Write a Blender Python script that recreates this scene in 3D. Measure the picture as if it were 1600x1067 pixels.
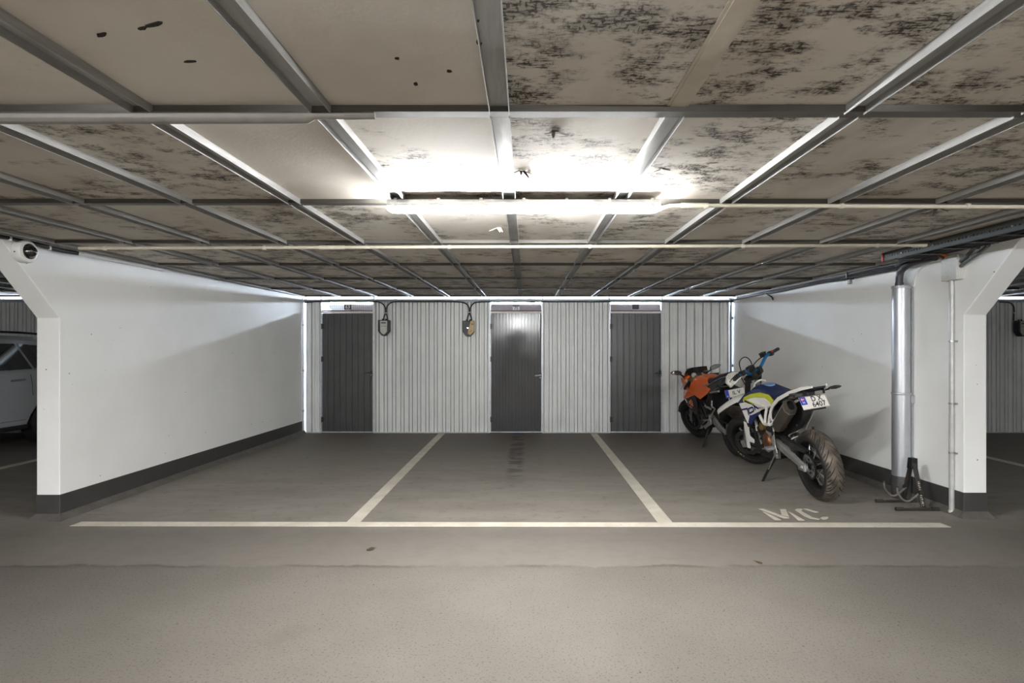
import bpy, math, random
from mathutils import Vector, Matrix, Quaternion
random.seed(7)
C = bpy.context.scene.collection
SC = bpy.context.scene
for o in list(bpy.data.objects):
    bpy.data.objects.remove(o)
R = math.radians

# ------------------------------------------------------------------ camera, world, exposure
FPX, CX, CY, CAMH = 890.0, 822.0, 545.0, 1.406
cam = bpy.data.cameras.new('camera')
cam.sensor_width = 36.0
cam.lens = FPX / 1600 * 36
cam.shift_x = -(CX - 800) / 1600
cam.shift_y = (CY - 533.5) / 1600
cam.clip_start = 0.05
camo = bpy.data.objects.new('camera', cam)
C.objects.link(camo)
camo.location = (0, 0, CAMH)
camo.rotation_euler = (R(90), 0, 0)
SC.camera = camo
SC.view_settings.view_transform = 'Standard'
SC.view_settings.look = 'None'
SC.view_settings.gamma = 1
SC.view_settings.use_curve_mapping = False
SC.view_settings.exposure = 3.85
W = bpy.data.worlds.new('world')
SC.world = W
W.use_nodes = True
W.node_tree.nodes['Background'].inputs[0].default_value = (.9, .95, 1, 1)
W.node_tree.nodes['Background'].inputs[1].default_value = .02
LAMP_MAIN = 36.0      # emission of the batten lamp over the bays
LAMP_AISLE = 78.0     # emission of the batten lamps along the aisle
LAMP_STORE = 30.0     # emission of the tubes in the storage rooms

# ------------------------------------------------------------------ helpers
def lin(r, g, b):
    f = lambda c: (c / 255 / 12.92) if c <= 10.3 else (((c / 255) + .055) / 1.055) ** 2.4
    return (f(r), f(g), f(b), 1)

class NT:
    def __init__(s, name):
        s.m = bpy.data.materials.new(name)
        s.m.use_nodes = True
        s.t = s.m.node_tree
        s.b = s.t.nodes['Principled BSDF']
    def n(s, kind, **kw):
        x = s.t.nodes.new(kind)
        for k, v in kw.items():
            if k == 'ins':
                for i, val in v.items():
                    if hasattr(val, 'is_linked') and hasattr(val, 'links'):
                        s.t.links.new(val, x.inputs[i])
                    else:
                        x.inputs[i].default_value = val
            else:
                setattr(x, k, v)
        return x
    def link(s, a, b):
        s.t.links.new(a, b)
    def math(s, op, a, b=0.0, c=None):
        d = {0: a, 1: b}
        if c is not None:
            d[2] = c
        return s.n('ShaderNodeMath', operation=op, ins=d).outputs[0]
    def noise(s, vec, scale, detail=3.0, rough=.55):
        return s.n('ShaderNodeTexNoise', ins={'Vector': vec, 'Scale': scale, 'Detail': detail, 'Roughness': rough}).outputs['Fac']
    def ramp(s, val, a, b):
        return s.n('ShaderNodeMapRange', interpolation_type='SMOOTHSTEP', ins={0: val, 1: a, 2: b, 3: 0.0, 4: 1.0}).outputs[0]
    def mix(s, fac, a, b):
        x = s.n('ShaderNodeMix', data_type='RGBA')
        for i, v in ((0, fac), (6, a), (7, b)):
            if hasattr(v, 'is_linked'):
                s.link(v, x.inputs[i])
            else:
                x.inputs[i].default_value = v
        return x.outputs[2]
    def scalevec(s, vec, sc):
        return s.n('ShaderNodeMapping', ins={'Vector': vec, 'Scale': sc}).outputs[0]
    def bump(s, h, strength=.3, dist=.01):
        x = s.n('ShaderNodeBump', ins={'Strength': strength, 'Distance': dist, 'Height': h})
        s.link(x.outputs[0], s.b.inputs['Normal'])

MATS = {}
def mat(name, rgb, rough=.5, metal=0.0, var=.1, scale=14.0, bump=0.0, bscale=120.0, coat=0.0, aniso=None):
    if name in MATS:
        return MATS[name]
    t = NT(name)
    co = t.n('ShaderNodeTexCoord').outputs['Object']
    if aniso:
        co2 = t.scalevec(co, aniso)
    else:
        co2 = co
    f = t.noise(co2, scale)
    c = lin(*rgb)
    lo = tuple(x * (1 - var) for x in c[:3]) + (1,)
    hi = tuple(min(1, x * (1 + var)) for x in c[:3]) + (1,)
    t.link(t.mix(t.ramp(f, .3, .7), lo, hi), t.b.inputs['Base Color'])
    t.b.inputs['Metallic'].default_value = metal
    r_lo, r_hi = max(0, rough - .06), min(1, rough + .06)
    if r_lo < .29 < r_hi or r_lo < .26 < r_hi:
        r_lo, r_hi = (.295, rough + .06) if rough >= .275 else (max(0, rough - .06), .255)
    r2 = t.n('ShaderNodeMapRange', ins={0: f, 1: .3, 2: .7, 3: r_lo, 4: r_hi})
    t.link(r2.outputs[0], t.b.inputs['Roughness'])
    t.b.inputs['Coat Weight'].default_value = coat
    t.b.inputs['Coat Roughness'].default_value = .08
    if bump:
        t.bump(t.noise(co, bscale), bump, .004)
    MATS[name] = t.m
    return t.m

def emit(name, rgb, strength):
    t = NT(name)
    t.b.inputs['Base Color'].default_value = (.8, .8, .8, 1)
    t.b.inputs['Emission Color'].default_value = lin(*rgb)
    t.b.inputs['Emission Strength'].default_value = strength
    return t.m

class G:
    """collects plain geometry and links it as one mesh object"""
    def __init__(s, fn=None):
        s.v, s.f, s.mi, s.uv, s.fn, s.cm = [], [], [], {}, fn, 0
    def add(s, vs, fs, T=None):
        b = len(s.v)
        for p in vs:
            p = Vector(p)
            if T is not None:
                p = T @ p
            if s.fn:
                p = Vector(s.fn(p))
            s.v.append(p)
        for f in fs:
            s.f.append([i + b for i in f])
            s.mi.append(s.cm)
        return b
    def box(s, a, b, T=None):
        x0, y0, z0 = a
        x1, y1, z1 = b
        s.add([(x0, y0, z0), (x1, y0, z0), (x1, y1, z0), (x0, y1, z0), (x0, y0, z1), (x1, y0, z1), (x1, y1, z1), (x0, y1, z1)],
              [(0, 3, 2, 1), (4, 5, 6, 7), (0, 1, 5, 4), (1, 2, 6, 5), (2, 3, 7, 6), (3, 0, 4, 7)], T)
        return s
    def slab(s, poly, vec):
        """polygon (3-D) thickened along vec"""
        vec = Vector(vec)
        n = len(poly)
        vs = [Vector(p) for p in poly] + [Vector(p) + vec for p in poly]
        nor = Vector((0, 0, 0))
        for i in range(n):
            a, b = vs[i], vs[(i + 1) % n]
            nor += a.cross(b)
        if nor.dot(vec) > 0:
            fs = [list(range(n))[::-1], list(range(n, 2 * n))] + [[i, (i + 1) % n, n + (i + 1) % n, n + i] for i in range(n)]
        else:
            fs = [list(range(n)), list(range(n, 2 * n))[::-1]] + [[i, n + i, n + (i + 1) % n, (i + 1) % n] for i in range(n)]
        s.add(vs, fs)
        return s
    def tube(s, pts, r, n=8, closed=False, sub=0, flat=1.0):
        P = [Vector(p) for p in pts]
        rr = list(r) if isinstance(r, (list, tuple)) else [r] * len(P)
        if sub:
            Q, q = [], []
            m = len(P)
            segs = m if closed else m - 1
            for i in range(segs):
                if closed:
                    p0, p1, p2, p3 = P[(i - 1) % m], P[i], P[(i + 1) % m], P[(i + 2) % m]
                    r1, r2 = rr[i], rr[(i + 1) % m]
                else:
                    p1, p2 = P[i], P[i + 1]
                    p0 = P[i - 1] if i else p1 * 2 - p2
                    p3 = P[i + 2] if i + 2 < m else p2 * 2 - p1
                    r1, r2 = rr[i], rr[i + 1]
                for k in range(sub):
                    t = k / sub
                    Q.append(.5 * ((2 * p1) + (p2 - p0) * t + (2 * p0 - 5 * p1 + 4 * p2 - p3) * t * t + (3 * p1 - p0 - 3 * p2 + p3) * t ** 3))
                    q.append(r1 + (r2 - r1) * t)
            if not closed:
                Q.append(P[-1]); q.append(rr[-1])
            P, rr = Q, q
        m = len(P)
        tang = []
        for i in range(m):
            if closed:
                t = P[(i + 1) % m] - P[i - 1]
            else:
                t = P[min(i + 1, m - 1)] - P[max(i - 1, 0)]
            tang.append(t.normalized())
        u = tang[0].orthogonal().normalized()
        if abs(tang[0].z) < .9:
            u = (Vector((0, 0, 1)) - tang[0] * tang[0].z).normalized()
        rings = []
        for i in range(m):
            if i:
                q_ = tang[i - 1].rotation_difference(tang[i])
                u = q_ @ u
                u = (u - tang[i] * u.dot(tang[i])).normalized()
            w = tang[i].cross(u)
            rings.append([P[i] + (u * math.cos(a) + w * flat * math.sin(a)) * rr[i] for a in [2 * math.pi * k / n for k in range(n)]])
        return s.loft(rings, caps=not closed, closed=closed)
    def loft(s, rings, caps=True, closed=False, ringclosed=True):
        n, m = len(rings[0]), len(rings)
        vs = [p for r_ in rings for p in r_]
        fs = []
        for i in range(m if closed else m - 1):
            j = (i + 1) % m
            for k in range(n if ringclosed else n - 1):
                l = (k + 1) % n
                fs.append((i * n + k, i * n + l, j * n + l, j * n + k))
        if caps and not closed:
            fs.append(list(range(n))[::-1])
            fs.append([(m - 1) * n + k for k in range(n)])
        s.add(vs, fs)
        return s
    def lathe(s, prof, o=(0, 0, 0), ax=(0, 1, 0), n=32, closed=False, uv=False, arc=None):
        """profile of (radius, height) around the axis ax through o"""
        o, ax = Vector(o), Vector(ax).normalized()
        u = Vector((1, 0, 0)) if abs(ax.x) < .9 else Vector((0, 0, 1))
        u = (u - ax * u.dot(ax)).normalized()
        w = ax.cross(u)
        m = len(prof)
        rings = []
        for k in range(n):
            a = 2 * math.pi * k / n
            d = u * math.cos(a) + w * math.sin(a)
            rings.append([o + d * r_ + ax * h for r_, h in prof])
        b0 = len(s.f)
        vs = [p for r_ in rings for p in r_]
        fs = []
        for i in range(n):
            j = (i + 1) % n
            for k in range(m if closed else m - 1):
                l = (k + 1) % m
                fs.append((i * m + k, j * m + k, j * m + l, i * m + l))
                if uv:
                    s.uv[b0 + len(fs) - 1] = [(i / n, k / (m - 1)), ((i + 1) / n, k / (m - 1)), ((i + 1) / n, (k + 1) / (m - 1)), (i / n, (k + 1) / (m - 1))]
        if not closed:
            if prof[0][0] > 1e-6:
                fs.append([i * m for i in range(n)])
            if prof[-1][0] > 1e-6:
                fs.append([i * m + m - 1 for i in range(n)][::-1])
        s.add(vs, fs)
        return s
    def mesh(s, name, mats, smooth=35):
        me = bpy.data.meshes.new(name)
        me.from_pydata([tuple(v) for v in s.v], [], s.f)
        for m_ in (mats if isinstance(mats, (list, tuple)) else [mats]):
            me.materials.append(m_)
        if any(s.mi):
            me.polygons.foreach_set('material_index', s.mi)
        if s.uv:
            lay = me.uv_layers.new(name='UVMap')
            for fi, uvs in s.uv.items():
                p = me.polygons[fi]
                for li, q in zip(p.loop_indices, uvs):
                    lay.data[li].uv = q
        me.validate()
        import bmesh
        bm = bmesh.new(); bm.from_mesh(me)
        bmesh.ops.recalc_face_normals(bm, faces=bm.faces)
        bm.to_mesh(me); bm.free()
        if smooth:
            me.polygons.foreach_set('use_smooth', [True] * len(me.polygons))
            me.set_sharp_from_angle(angle=R(smooth))
        me.update()
        return me
    def obj(s, name, mats, parent=None, smooth=35, bevel=0.0, seg=2):
        o = bpy.data.objects.new(name, s.mesh(name, mats, smooth))
        C.objects.link(o)
        o.parent = parent
        if bevel:
            md = o.modifiers.new('bevel', 'BEVEL')
            md.width = bevel; md.segments = seg; md.limit_method = 'ANGLE'; md.angle_limit = R(40)
            md.harden_normals = False
        return o

def link_copy(src, parent=None):
    c = src.copy()
    C.objects.link(c)
    c.parent = parent
    return c
def copy_tree(o, parent=None):
    c = link_copy(o, parent)
    for ch in list(o.children):
        copy_tree(ch, c)
    return c
def tag(o, label=None, cat=None, group=None, kind=None):
    if label: o['label'] = label
    if cat: o['category'] = cat
    if group: o['group'] = group
    if kind: o['kind'] = kind
    return o
def thing(name, label, cat, loc=(0, 0, 0), rot=(0, 0, 0), group=None, scale=1.0):
    o = bpy.data.objects.new(name, None)
    C.objects.link(o)
    o.location = loc; o.rotation_euler = rot; o.scale = (scale,) * 3
    o.empty_display_size = .1
    return tag(o, label, cat, group)
def ellipse_ring(x, yc, zc, hw, hh, n=16, p=2.6):
    """super-ellipse in the y-z plane at x"""
    out = []
    for k in range(n):
        a = 2 * math.pi * k / n
        c, s_ = math.cos(a), math.sin(a)
        out.append((x, yc + hw * math.copysign(abs(c) ** (2 / p), c), zc + hh * math.copysign(abs(s_) ** (2 / p), s_)))
    return out
def text_geo(txt, size):
    cu = bpy.data.curves.new('t', 'FONT')
    cu.body = txt; cu.size = size; cu.align_x = 'CENTER'; cu.align_y = 'CENTER'; cu.extrude = size * .012; cu.offset = size * .016
    cu.resolution_u = 3
    o = bpy.data.objects.new('t', cu)
    C.objects.link(o)
    dg = bpy.context.evaluated_depsgraph_get()
    me = bpy.data.meshes.new_from_object(o.evaluated_get(dg))
    vs = [v.co.copy() for v in me.vertices]
    fs = [list(p.vertices) for p in me.polygons]
    bpy.data.objects.remove(o); bpy.data.curves.remove(cu); bpy.data.meshes.remove(me)
    return vs, fs
def text_on(name, txt, size, o, right, up, m, parent, embolden=1.0, sx=1.0):
    """lettering laid flat on a real surface: o is its centre, right/up its reading directions"""
    right, up = Vector(right).normalized(), Vector(up).normalized()
    nor = right.cross(up)
    vs, fs = text_geo(txt, size)
    g = G()
    g.add([Vector(o) + right * v.x * sx + up * v.y + nor * v.z for v in vs], fs)
    return g.obj(name, m, parent, smooth=0)

# ------------------------------------------------------------------ materials of the building
def floor_material():
    t = NT('worn asphalt')
    pos = t.n('ShaderNodeNewGeometry').outputs['Position']
    xyz = t.n('ShaderNodeSeparateXYZ', ins={0: pos})
    X, Y = xyz.outputs[0], xyz.outputs[1]
    wob = t.noise(pos, 3.0, 4, .65)
    wob2 = t.noise(pos, 22.0, 3, .7)
    yy = t.math('ADD', Y, t.math('ADD', t.math('MULTIPLY', t.math('SUBTRACT', wob, .5), .16), t.math('MULTIPLY', t.math('SUBTRACT', wob2, .5), .05)))
    slab = t.ramp(yy, 3.66, 3.70)                       # 0 rough aisle, 1 smooth bay slab
    aisle = t.mix(t.ramp(t.noise(pos, 1.1, 4), .3, .7), lin(100, 95, 88), lin(108, 103, 96))
    # stone chips of the rough asphalt
    chips = t.n('ShaderNodeTexVoronoi', ins={'Vector': pos, 'Scale': 75.0})
    chipn = t.noise(pos, 90.0, 2, .5)
    cd = t.math('MULTIPLY', t.ramp(chipn, .57, .68), .55)
    aisle = t.mix(cd, aisle, lin(58, 54, 50))
    spots = t.math('LESS_THAN', t.n('ShaderNodeTexVoronoi', ins={'Vector': pos, 'Scale': 11.0}).outputs['Distance'], .055)
    sel = t.math('GREATER_THAN', t.noise(pos, 5.0, 2), .50)
    aisle = t.mix(t.math('MULTIPLY', t.math('MULTIPLY', spots, sel), .75), aisle, lin(52, 46, 40))
    # bay slab, dirtier towards the storage doors
    n1 = t.noise(t.scalevec(pos, (1.0, 2.4, 1.0)), 1.6, 5, .6)
    n2 = t.noise(pos, 9.0, 4, .65)
    bay = t.mix(t.ramp(n1, .25, .75), lin(126, 120, 112), lin(142, 135, 127))
    dirt = t.math('MULTIPLY', t.ramp(t.math('ADD', Y, t.math('MULTIPLY', n1, 3.0)), 7.6, 11.0), .62)
    bay = t.mix(dirt, bay, lin(84, 77, 70))
    bay = t.mix(t.math('MULTIPLY', t.ramp(n2, .52, .72), .32), bay, lin(80, 74, 69))
    streak = t.math('MULTIPLY', t.ramp(t.noise(t.scalevec(pos, (.6, 7, 1)), 1.5, 4, .6), .60, .74), .28)
    bay = t.mix(streak, bay, lin(172, 163, 152))
    # oil drips down the middle bay
    ox = t.math('ABSOLUTE', t.math('SUBTRACT', X, -.13))
    drip = t.math('MULTIPLY', t.math('SUBTRACT', 1.0, t.ramp(ox, .05, .13)), t.ramp(t.noise(t.scalevec(pos, (1, 2.2, 1)), 2.4, 4), .42, .56))
    drip = t.math('MULTIPLY', drip, t.ramp(Y, 5.6, 7.0))
    bay = t.mix(t.math('MULTIPLY', drip, .62), bay, lin(42, 36, 32))
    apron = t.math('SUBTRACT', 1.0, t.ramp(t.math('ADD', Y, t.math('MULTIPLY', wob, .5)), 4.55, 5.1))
    bay = t.mix(t.math('MULTIPLY', apron, .8), bay, t.mix(t.ramp(n2, .3, .7), lin(102, 97, 90), lin(112, 106, 99)))   # apron coloured darker to offset the bright pool under the lamp
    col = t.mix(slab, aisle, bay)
    # joint between slab and aisle
    j = t.math('ABSOLUTE', t.math('SUBTRACT', yy, 3.69))
    jn = t.math('MULTIPLY', t.math('SUBTRACT', 1.0, t.ramp(j, .004, .03)), t.ramp(t.noise(t.scalevec(pos, (1, .2, 1)), 2.2, 3), .38, .6))
    col = t.mix(t.math('MULTIPLY', jn, .6), col, lin(74, 66, 60))
    # old wet-looking blot in the aisle
    d = t.n('ShaderNodeVectorMath', operation='DISTANCE', ins={0: t.scalevec(pos, (1, 1, 0)), 1: (-1.13, 2.78, 0)}).outputs['Value']
    blot = t.math('MULTIPLY', t.math('SUBTRACT', 1.0, t.ramp(t.math('ADD', d, t.math('MULTIPLY', t.math('SUBTRACT', t.noise(t.scalevec(pos, (.7, 1.5, 1)), 4, 4), .5), .5)), .05, .12)), .4)
    col = t.mix(blot, col, lin(96, 88, 80))
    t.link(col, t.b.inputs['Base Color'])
    t.link(t.n('ShaderNodeMapRange', ins={0: slab, 1: 0.0, 2: 1.0, 3: .85, 4: .62}).outputs[0], t.b.inputs['Roughness'])
    t.b.inputs['Specular IOR Level'].default_value = .3
    hgt = t.math('MULTIPLY', t.math('ADD', t.noise(pos, 120, 3, .6), t.math('MULTIPLY', chips.outputs['Distance'], .5)), t.math('SUBTRACT', 1.1, slab))
    t.bump(hgt, .42, .006)
    return t.m

def panel_material():
    t = NT('mould stained board')
    pos = t.n('ShaderNodeNewGeometry').outputs['Position']
    oi = t.n('ShaderNodeObjectInfo')
    dirt = t.n('ShaderNodeSeparateColor', ins={0: oi.outputs['Color']}).outputs[0]
    off = t.n('ShaderNodeVectorMath', operation='ADD', ins={0: pos, 1: t.n('ShaderNodeCombineXYZ', ins={0: t.math('MULTIPLY', oi.outputs['Random'], 40.0), 1: t.math('MULTIPLY', oi.outputs['Random'], 23.0), 2: 0.0}).outputs[0]}).outputs[0]
    base = t.mix(t.ramp(t.noise(off, 1.7, 4), .3, .7), lin(196, 189, 179), lin(210, 205, 196))
    big = t.noise(t.scalevec(off, (1.0, .8, 1)), 2.3, 4, .62)
    thr = t.math('SUBTRACT', .70, t.math('MULTIPLY', dirt, .40))
    patch = t.ramp(t.math('SUBTRACT', big, thr), -.02, .12)
    # short dashes along the weave of the board's cloth facing
    wx = t.noise(t.scalevec(off, (30, 110, 1)), 1.0, 2, .6)
    wy = t.noise(t.scalevec(off, (110, 34, 1)), 1.0, 2, .6)
    weave = t.math('MAXIMUM', t.ramp(wx, .49, .58), t.math('MULTIPLY', t.ramp(wy, .53, .62), .85))
    mid = t.ramp(t.noise(t.scalevec(off, (6, 10, 1)), 1.0, 5, .75), .44, .60)
    m = t.math('MULTIPLY', t.math('MULTIPLY', patch, weave), mid)
    smudge = t.math('MULTIPLY', t.math('MULTIPLY', patch, mid), .5)
    few = t.math('MULTIPLY', t.ramp(t.noise(t.scalevec(off, (9, 17, 1)), 1.0, 4, .75), .70, .78), t.math('MULTIPLY', dirt, .7))
    m = t.math('MINIMUM', t.math('MAXIMUM', m, few), .93)
    stain = t.math('MULTIPLY', t.ramp(t.noise(t.scalevec(off, (1.6, .5, 1)), 1.6, 4), .5, .75), t.math('MULTIPLY', dirt, .45))
    col = t.mix(stain, base, lin(146, 130, 108))
    col = t.mix(smudge, col, lin(88, 78, 66))
    col = t.mix(m, col, lin(44, 38, 32))
    t.link(col, t.b.inputs['Base Color'])
    t.b.inputs['Roughness'].default_value = .75
    t.b.inputs['Specular IOR Level'].default_value = .25
    t.bump(t.math('ADD', t.noise(off, 60, 3), t.math('MULTIPLY', m, -.4)), .18, .004)
    return t.m

def wall_material():
    t = NT('white painted concrete')
    pos = t.n('ShaderNodeNewGeometry').outputs['Position']
    base = t.mix(t.ramp(t.noise(pos, 1.4, 4), .3, .7), lin(234, 234, 231), lin(240, 240, 238))
    v = t.n('ShaderNodeTexVoronoi', ins={'Vector': pos, 'Scale': 12.0})
    pit = t.math('MULTIPLY', t.math('LESS_THAN', v.outputs['Distance'], t.math('MULTIPLY', t.ramp(t.noise(pos, 20, 1), .35, .65), .075)), t.math('GREATER_THAN', t.noise(pos, 1.6, 3), .53))
    col = t.mix(t.math('MULTIPLY', pit, .8), base, lin(70, 68, 62))
    t.link(col, t.b.inputs['Base Color'])
    t.b.inputs['Roughness'].default_value = .6
    t.b.inputs['Specular IOR Level'].default_value = .3
    t.bump(t.noise(t.scalevec(pos, (1, .6, 1)), 9, 5, .6), .12, .02)
    return t.m

def paint_line_material():
    t = NT('worn road paint')
    pos = t.n('ShaderNodeNewGeometry').outputs['Position']
    w = t.ramp(t.noise(pos, 30, 5, .7), .56, .72)
    w2 = t.ramp(t.noise(pos, 4, 4, .6), .35, .7)
    col = t.mix(t.math('MULTIPLY', w, .6), t.mix(w2, lin(196, 188, 172), lin(212, 205, 192)), lin(150, 140, 128))
    t.link(col, t.b.inputs['Base Color'])
    t.b.inputs['Roughness'].default_value = .7
    return t.m

def tyre_material(name='dusty tyre rubber with tread', dusty=lin(122, 110, 96)):
    t = NT(name)
    uv = t.n('ShaderNodeUVMap').outputs[0]
    xyz = t.n('ShaderNodeSeparateXYZ', ins={0: uv})
    u, v0 = xyz.outputs[0], xyz.outputs[1]
    v = t.math('MULTIPLY', t.math('SUBTRACT', v0, .5), 2.0)
    av = t.math('ABSOLUTE', v)
    side = t.math('MULTIPLY', t.math('GREATER_THAN', v, 0.0), .5)
    inv = t.math('SUBTRACT', 1.0, av)
    sweep = t.math('MULTIPLY', t.math('POWER', inv, 2.2), -1.9)
    ph = t.math('FRACT', t.math('ADD', t.math('ADD', t.math('MULTIPLY', u, 26.0), sweep), side))
    thin = t.math('SUBTRACT', 1.0, t.ramp(t.math('ABSOLUTE', t.math('SUBTRACT', ph, .5)), .05, .11))
    band = t.math('MULTIPLY', t.ramp(av, .04, .10), t.math('SUBTRACT', 1.0, t.ramp(av, .58, .66)))
    ph2 = t.math('FRACT', t.math('ADD', t.math('ADD', t.math('MULTIPLY', u, 26.0), t.math('MULTIPLY', sweep, .8)), t.math('ADD', side, .45)))
    thin2 = t.math('SUBTRACT', 1.0, t.ramp(t.math('ABSOLUTE', t.math('SUBTRACT', ph2, .5)), .05, .11))
    band2 = t.math('MULTIPLY', t.ramp(av, .30, .36), t.math('SUBTRACT', 1.0, t.ramp(av, .52, .6)))
    groove = t.math('MAXIMUM', t.math('MULTIPLY', thin, band), t.math('MULTIPLY', thin2, band2))
    co = t.n('ShaderNodeTexCoord').outputs['Object']
    dust = t.math('MULTIPLY', t.math('SUBTRACT', 1.0, t.ramp(av, .45, .75)), t.ramp(t.noise(co, 9, 4), .2, .8))
    col = t.mix(dust, lin(30, 28, 26), dusty)
    col = t.mix(groove, col, lin(22, 20, 19))
    t.link(col, t.b.inputs['Base Color'])
    t.b.inputs['Roughness'].default_value = .62
    t.bump(t.math('SUBTRACT', 1.0, groove), .8, .005)
    return t.m

M_FLOOR, M_PANEL, M_WALL, M_LINE, M_TYRE = floor_material(), panel_material(), wall_material(), paint_line_material(), tyre_material()
M_TYREB = tyre_material('clean tyre rubber with tread', lin(40, 37, 35))
M_BASE = mat('dark grey plinth paint', (62, 61, 59), .55, var=.14, scale=6, bump=.1, bscale=60)
M_TOE = mat('scuffed grey cove paint', (92, 88, 83), .6, var=.18, scale=8)
M_GALV = mat('galvanised channel', (164, 164, 162), .55, .25, var=.12, scale=10, aniso=(6, .6, 6))
M_BAR = mat('grey coated cross bar', (98, 95, 91), .5, .35, var=.12, scale=8, aniso=(.6, 6, 6))
M_SHEET = mat('light grey coated sheet', (208, 209, 207), .42, .1, var=.05, scale=3)
M_DOOR = mat('graphite coated sheet', (70, 70, 70), .3, .15, var=.08, scale=4)
M_DOOR2 = mat('graphite glossy sheet', (78, 78, 79), .15, .2, var=.03, scale=2)
M_STEEL = mat('bare steel', (175, 177, 180), .32, .9, var=.1)
M_WHITEPL = mat('white plastic', (222, 221, 216), .45, var=.04)
M_CREAM = mat('cream conduit plastic', (206, 198, 180), .5, var=.06)
M_GREYPL = mat('light grey plastic', (196, 196, 190), .5, var=.04)
M_BLACK = mat('black plastic', (26, 26, 27), .45, var=.15, bump=.05)
M_BLACKG = mat('gloss black', (14, 14, 15), .12, var=.1, coat=.5)
M_RUBBER = mat('black cable rubber', (30, 29, 29), .55, var=.2)
M_CONCRETE = mat('bare concrete', (142, 130, 128), .85, var=.12, scale=5, bump=.2, bscale=40)
M_STORECEIL = mat('white storage ceiling', (232, 234, 238), .7, var=.03)
# ------------------------------------------------------------------ the shell
D = 9.55                                   # storage wall
def cz(y): return 2.21 + .0091 * y         # underside of the ceiling boards (slight fall)
def xl(y): return -3.84 + (y - 4.69) * .0247
def xr(y): return 3.657 - (y - 4.758) * .0399
YE = 11.87

def struct(name, g, m, parent=None, **k):
    o = g.obj(name, m, parent, **k)
    if parent is None:
        o['kind'] = 'structure'
    return o

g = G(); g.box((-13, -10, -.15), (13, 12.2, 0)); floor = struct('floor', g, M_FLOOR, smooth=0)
# parking lines and lettering: thin paint films
def film(poly, name='marking_line', m=M_LINE):
    g = G(); g.slab([(x, y, .0) for x, y in poly], (0, 0, .0025))
    return g.obj(name, m, floor, smooth=0)
film([(-3.62, 4.52), (3.35, 4.49), (3.34, 4.60), (-3.61, 4.63)])
film([(-1.455, 4.62), (-1.345, 4.62), (-1.35, 9.44), (-1.455, 9.44)])
film([(1.065, 4.60), (1.185, 4.60), (1.178, 9.44), (1.068, 9.44)])
film([(-6.25, 4.6), (-6.14, 4.6), (-6.14, 9.4), (-6.25, 9.4)])
film([(5.93, 4.6), (6.04, 4.6), (6.04, 9.4), (5.93, 9.4)])
ML = [[(2.042, 5.002), (2.083, 5.002), (2.185, 4.728), (2.138, 4.728)], [(2.041, 4.917), (2.057, 4.898), (2.094, 4.678), (2.041, 4.675)],
      [(2.225, 4.989), (2.275, 4.989), (2.202, 4.772), (2.165, 4.825)], [(2.262, 4.917), (2.275, 4.885), (2.282, 4.667), (2.231, 4.667)],
      [(2.347, 4.972), (2.377, 5.002), (2.412, 5.004), (2.426, 4.993), (2.392, 4.956), (2.384, 4.917), (2.388, 4.75), (2.429, 4.704), (2.406, 4.685), (2.351, 4.721), (2.336, 4.787)],
      [(2.436, 5.005), (2.47, 5.003), (2.517, 4.901), (2.48, 4.889)],
      [(2.444, 4.733), (2.482, 4.765), (2.52, 4.762), (2.514, 4.736), (2.478, 4.699), (2.444, 4.692)]]
for poly in ML:
    film(poly, 'stencil_stroke')

# ---- ceiling: slab with boards, channels and cross bars hung below it
sh = lambda p: (p.x, p.y, p.z + .0091 * p.y)
g = G(sh); g.box((-13, -10, 2.235), (13, 9.62, 2.40)); ceiling = struct('ceiling', g, mat('ceiling slab', (188, 178, 164), .8, var=.06, scale=2), smooth=0)
g = G(); g.box((-13, 9.62, 2.335), (13, 12.2, 2.44)); g.obj('storage_ceiling', M_STORECEIL, ceiling, smooth=0)
X0, PX, Y0, PY, BW = -.09, .60, 1.944, 1.25, .054
g = G(sh); g.box((-PX / 2 + .002, -PY / 2 + .004, 0), (PX / 2 - .002, PY / 2 - .004, .018)); panel_me = g.mesh('ceiling_panel', M_PANEL, 0)
g = G(sh)
L = PY / 2 - BW / 2
for a, b in (((-.034, -L, -.004), (.034, L, .001)), ((-.034, -L - .012, -.03), (-.0315, L + .012, -.002)), ((.0315, -L - .012, -.03), (.034, L + .012, -.002))):
    g.box(a, b)
chan_me = g.mesh('channel', M_GALV, 0)
g = G(sh); g.box((-.036, -L, -.004), (.036, L, .001)); g.box((-.026, -L, -.007), (.026, L, -.003)); strip_me = g.mesh('cover_strip', mat('cream painted strip', (190, 181, 166), .6, var=.06), 0)
DIRT = {(0, -2): .15, (0, -1): .15, (0, 0): .8, (0, 1): .75, (0, -3): .1, (0, 2): .8, (1, -3): .6, (1, -2): .03, (1, -1): .5, (1, 0): .6, (1, 1): .7, (1, 2): .65, (1, 3): .7}
def inview(x, y):
    if y < .7: return False
    u = CX + x * FPX / max(y, .8)
    return -420 < u < 2020
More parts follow.
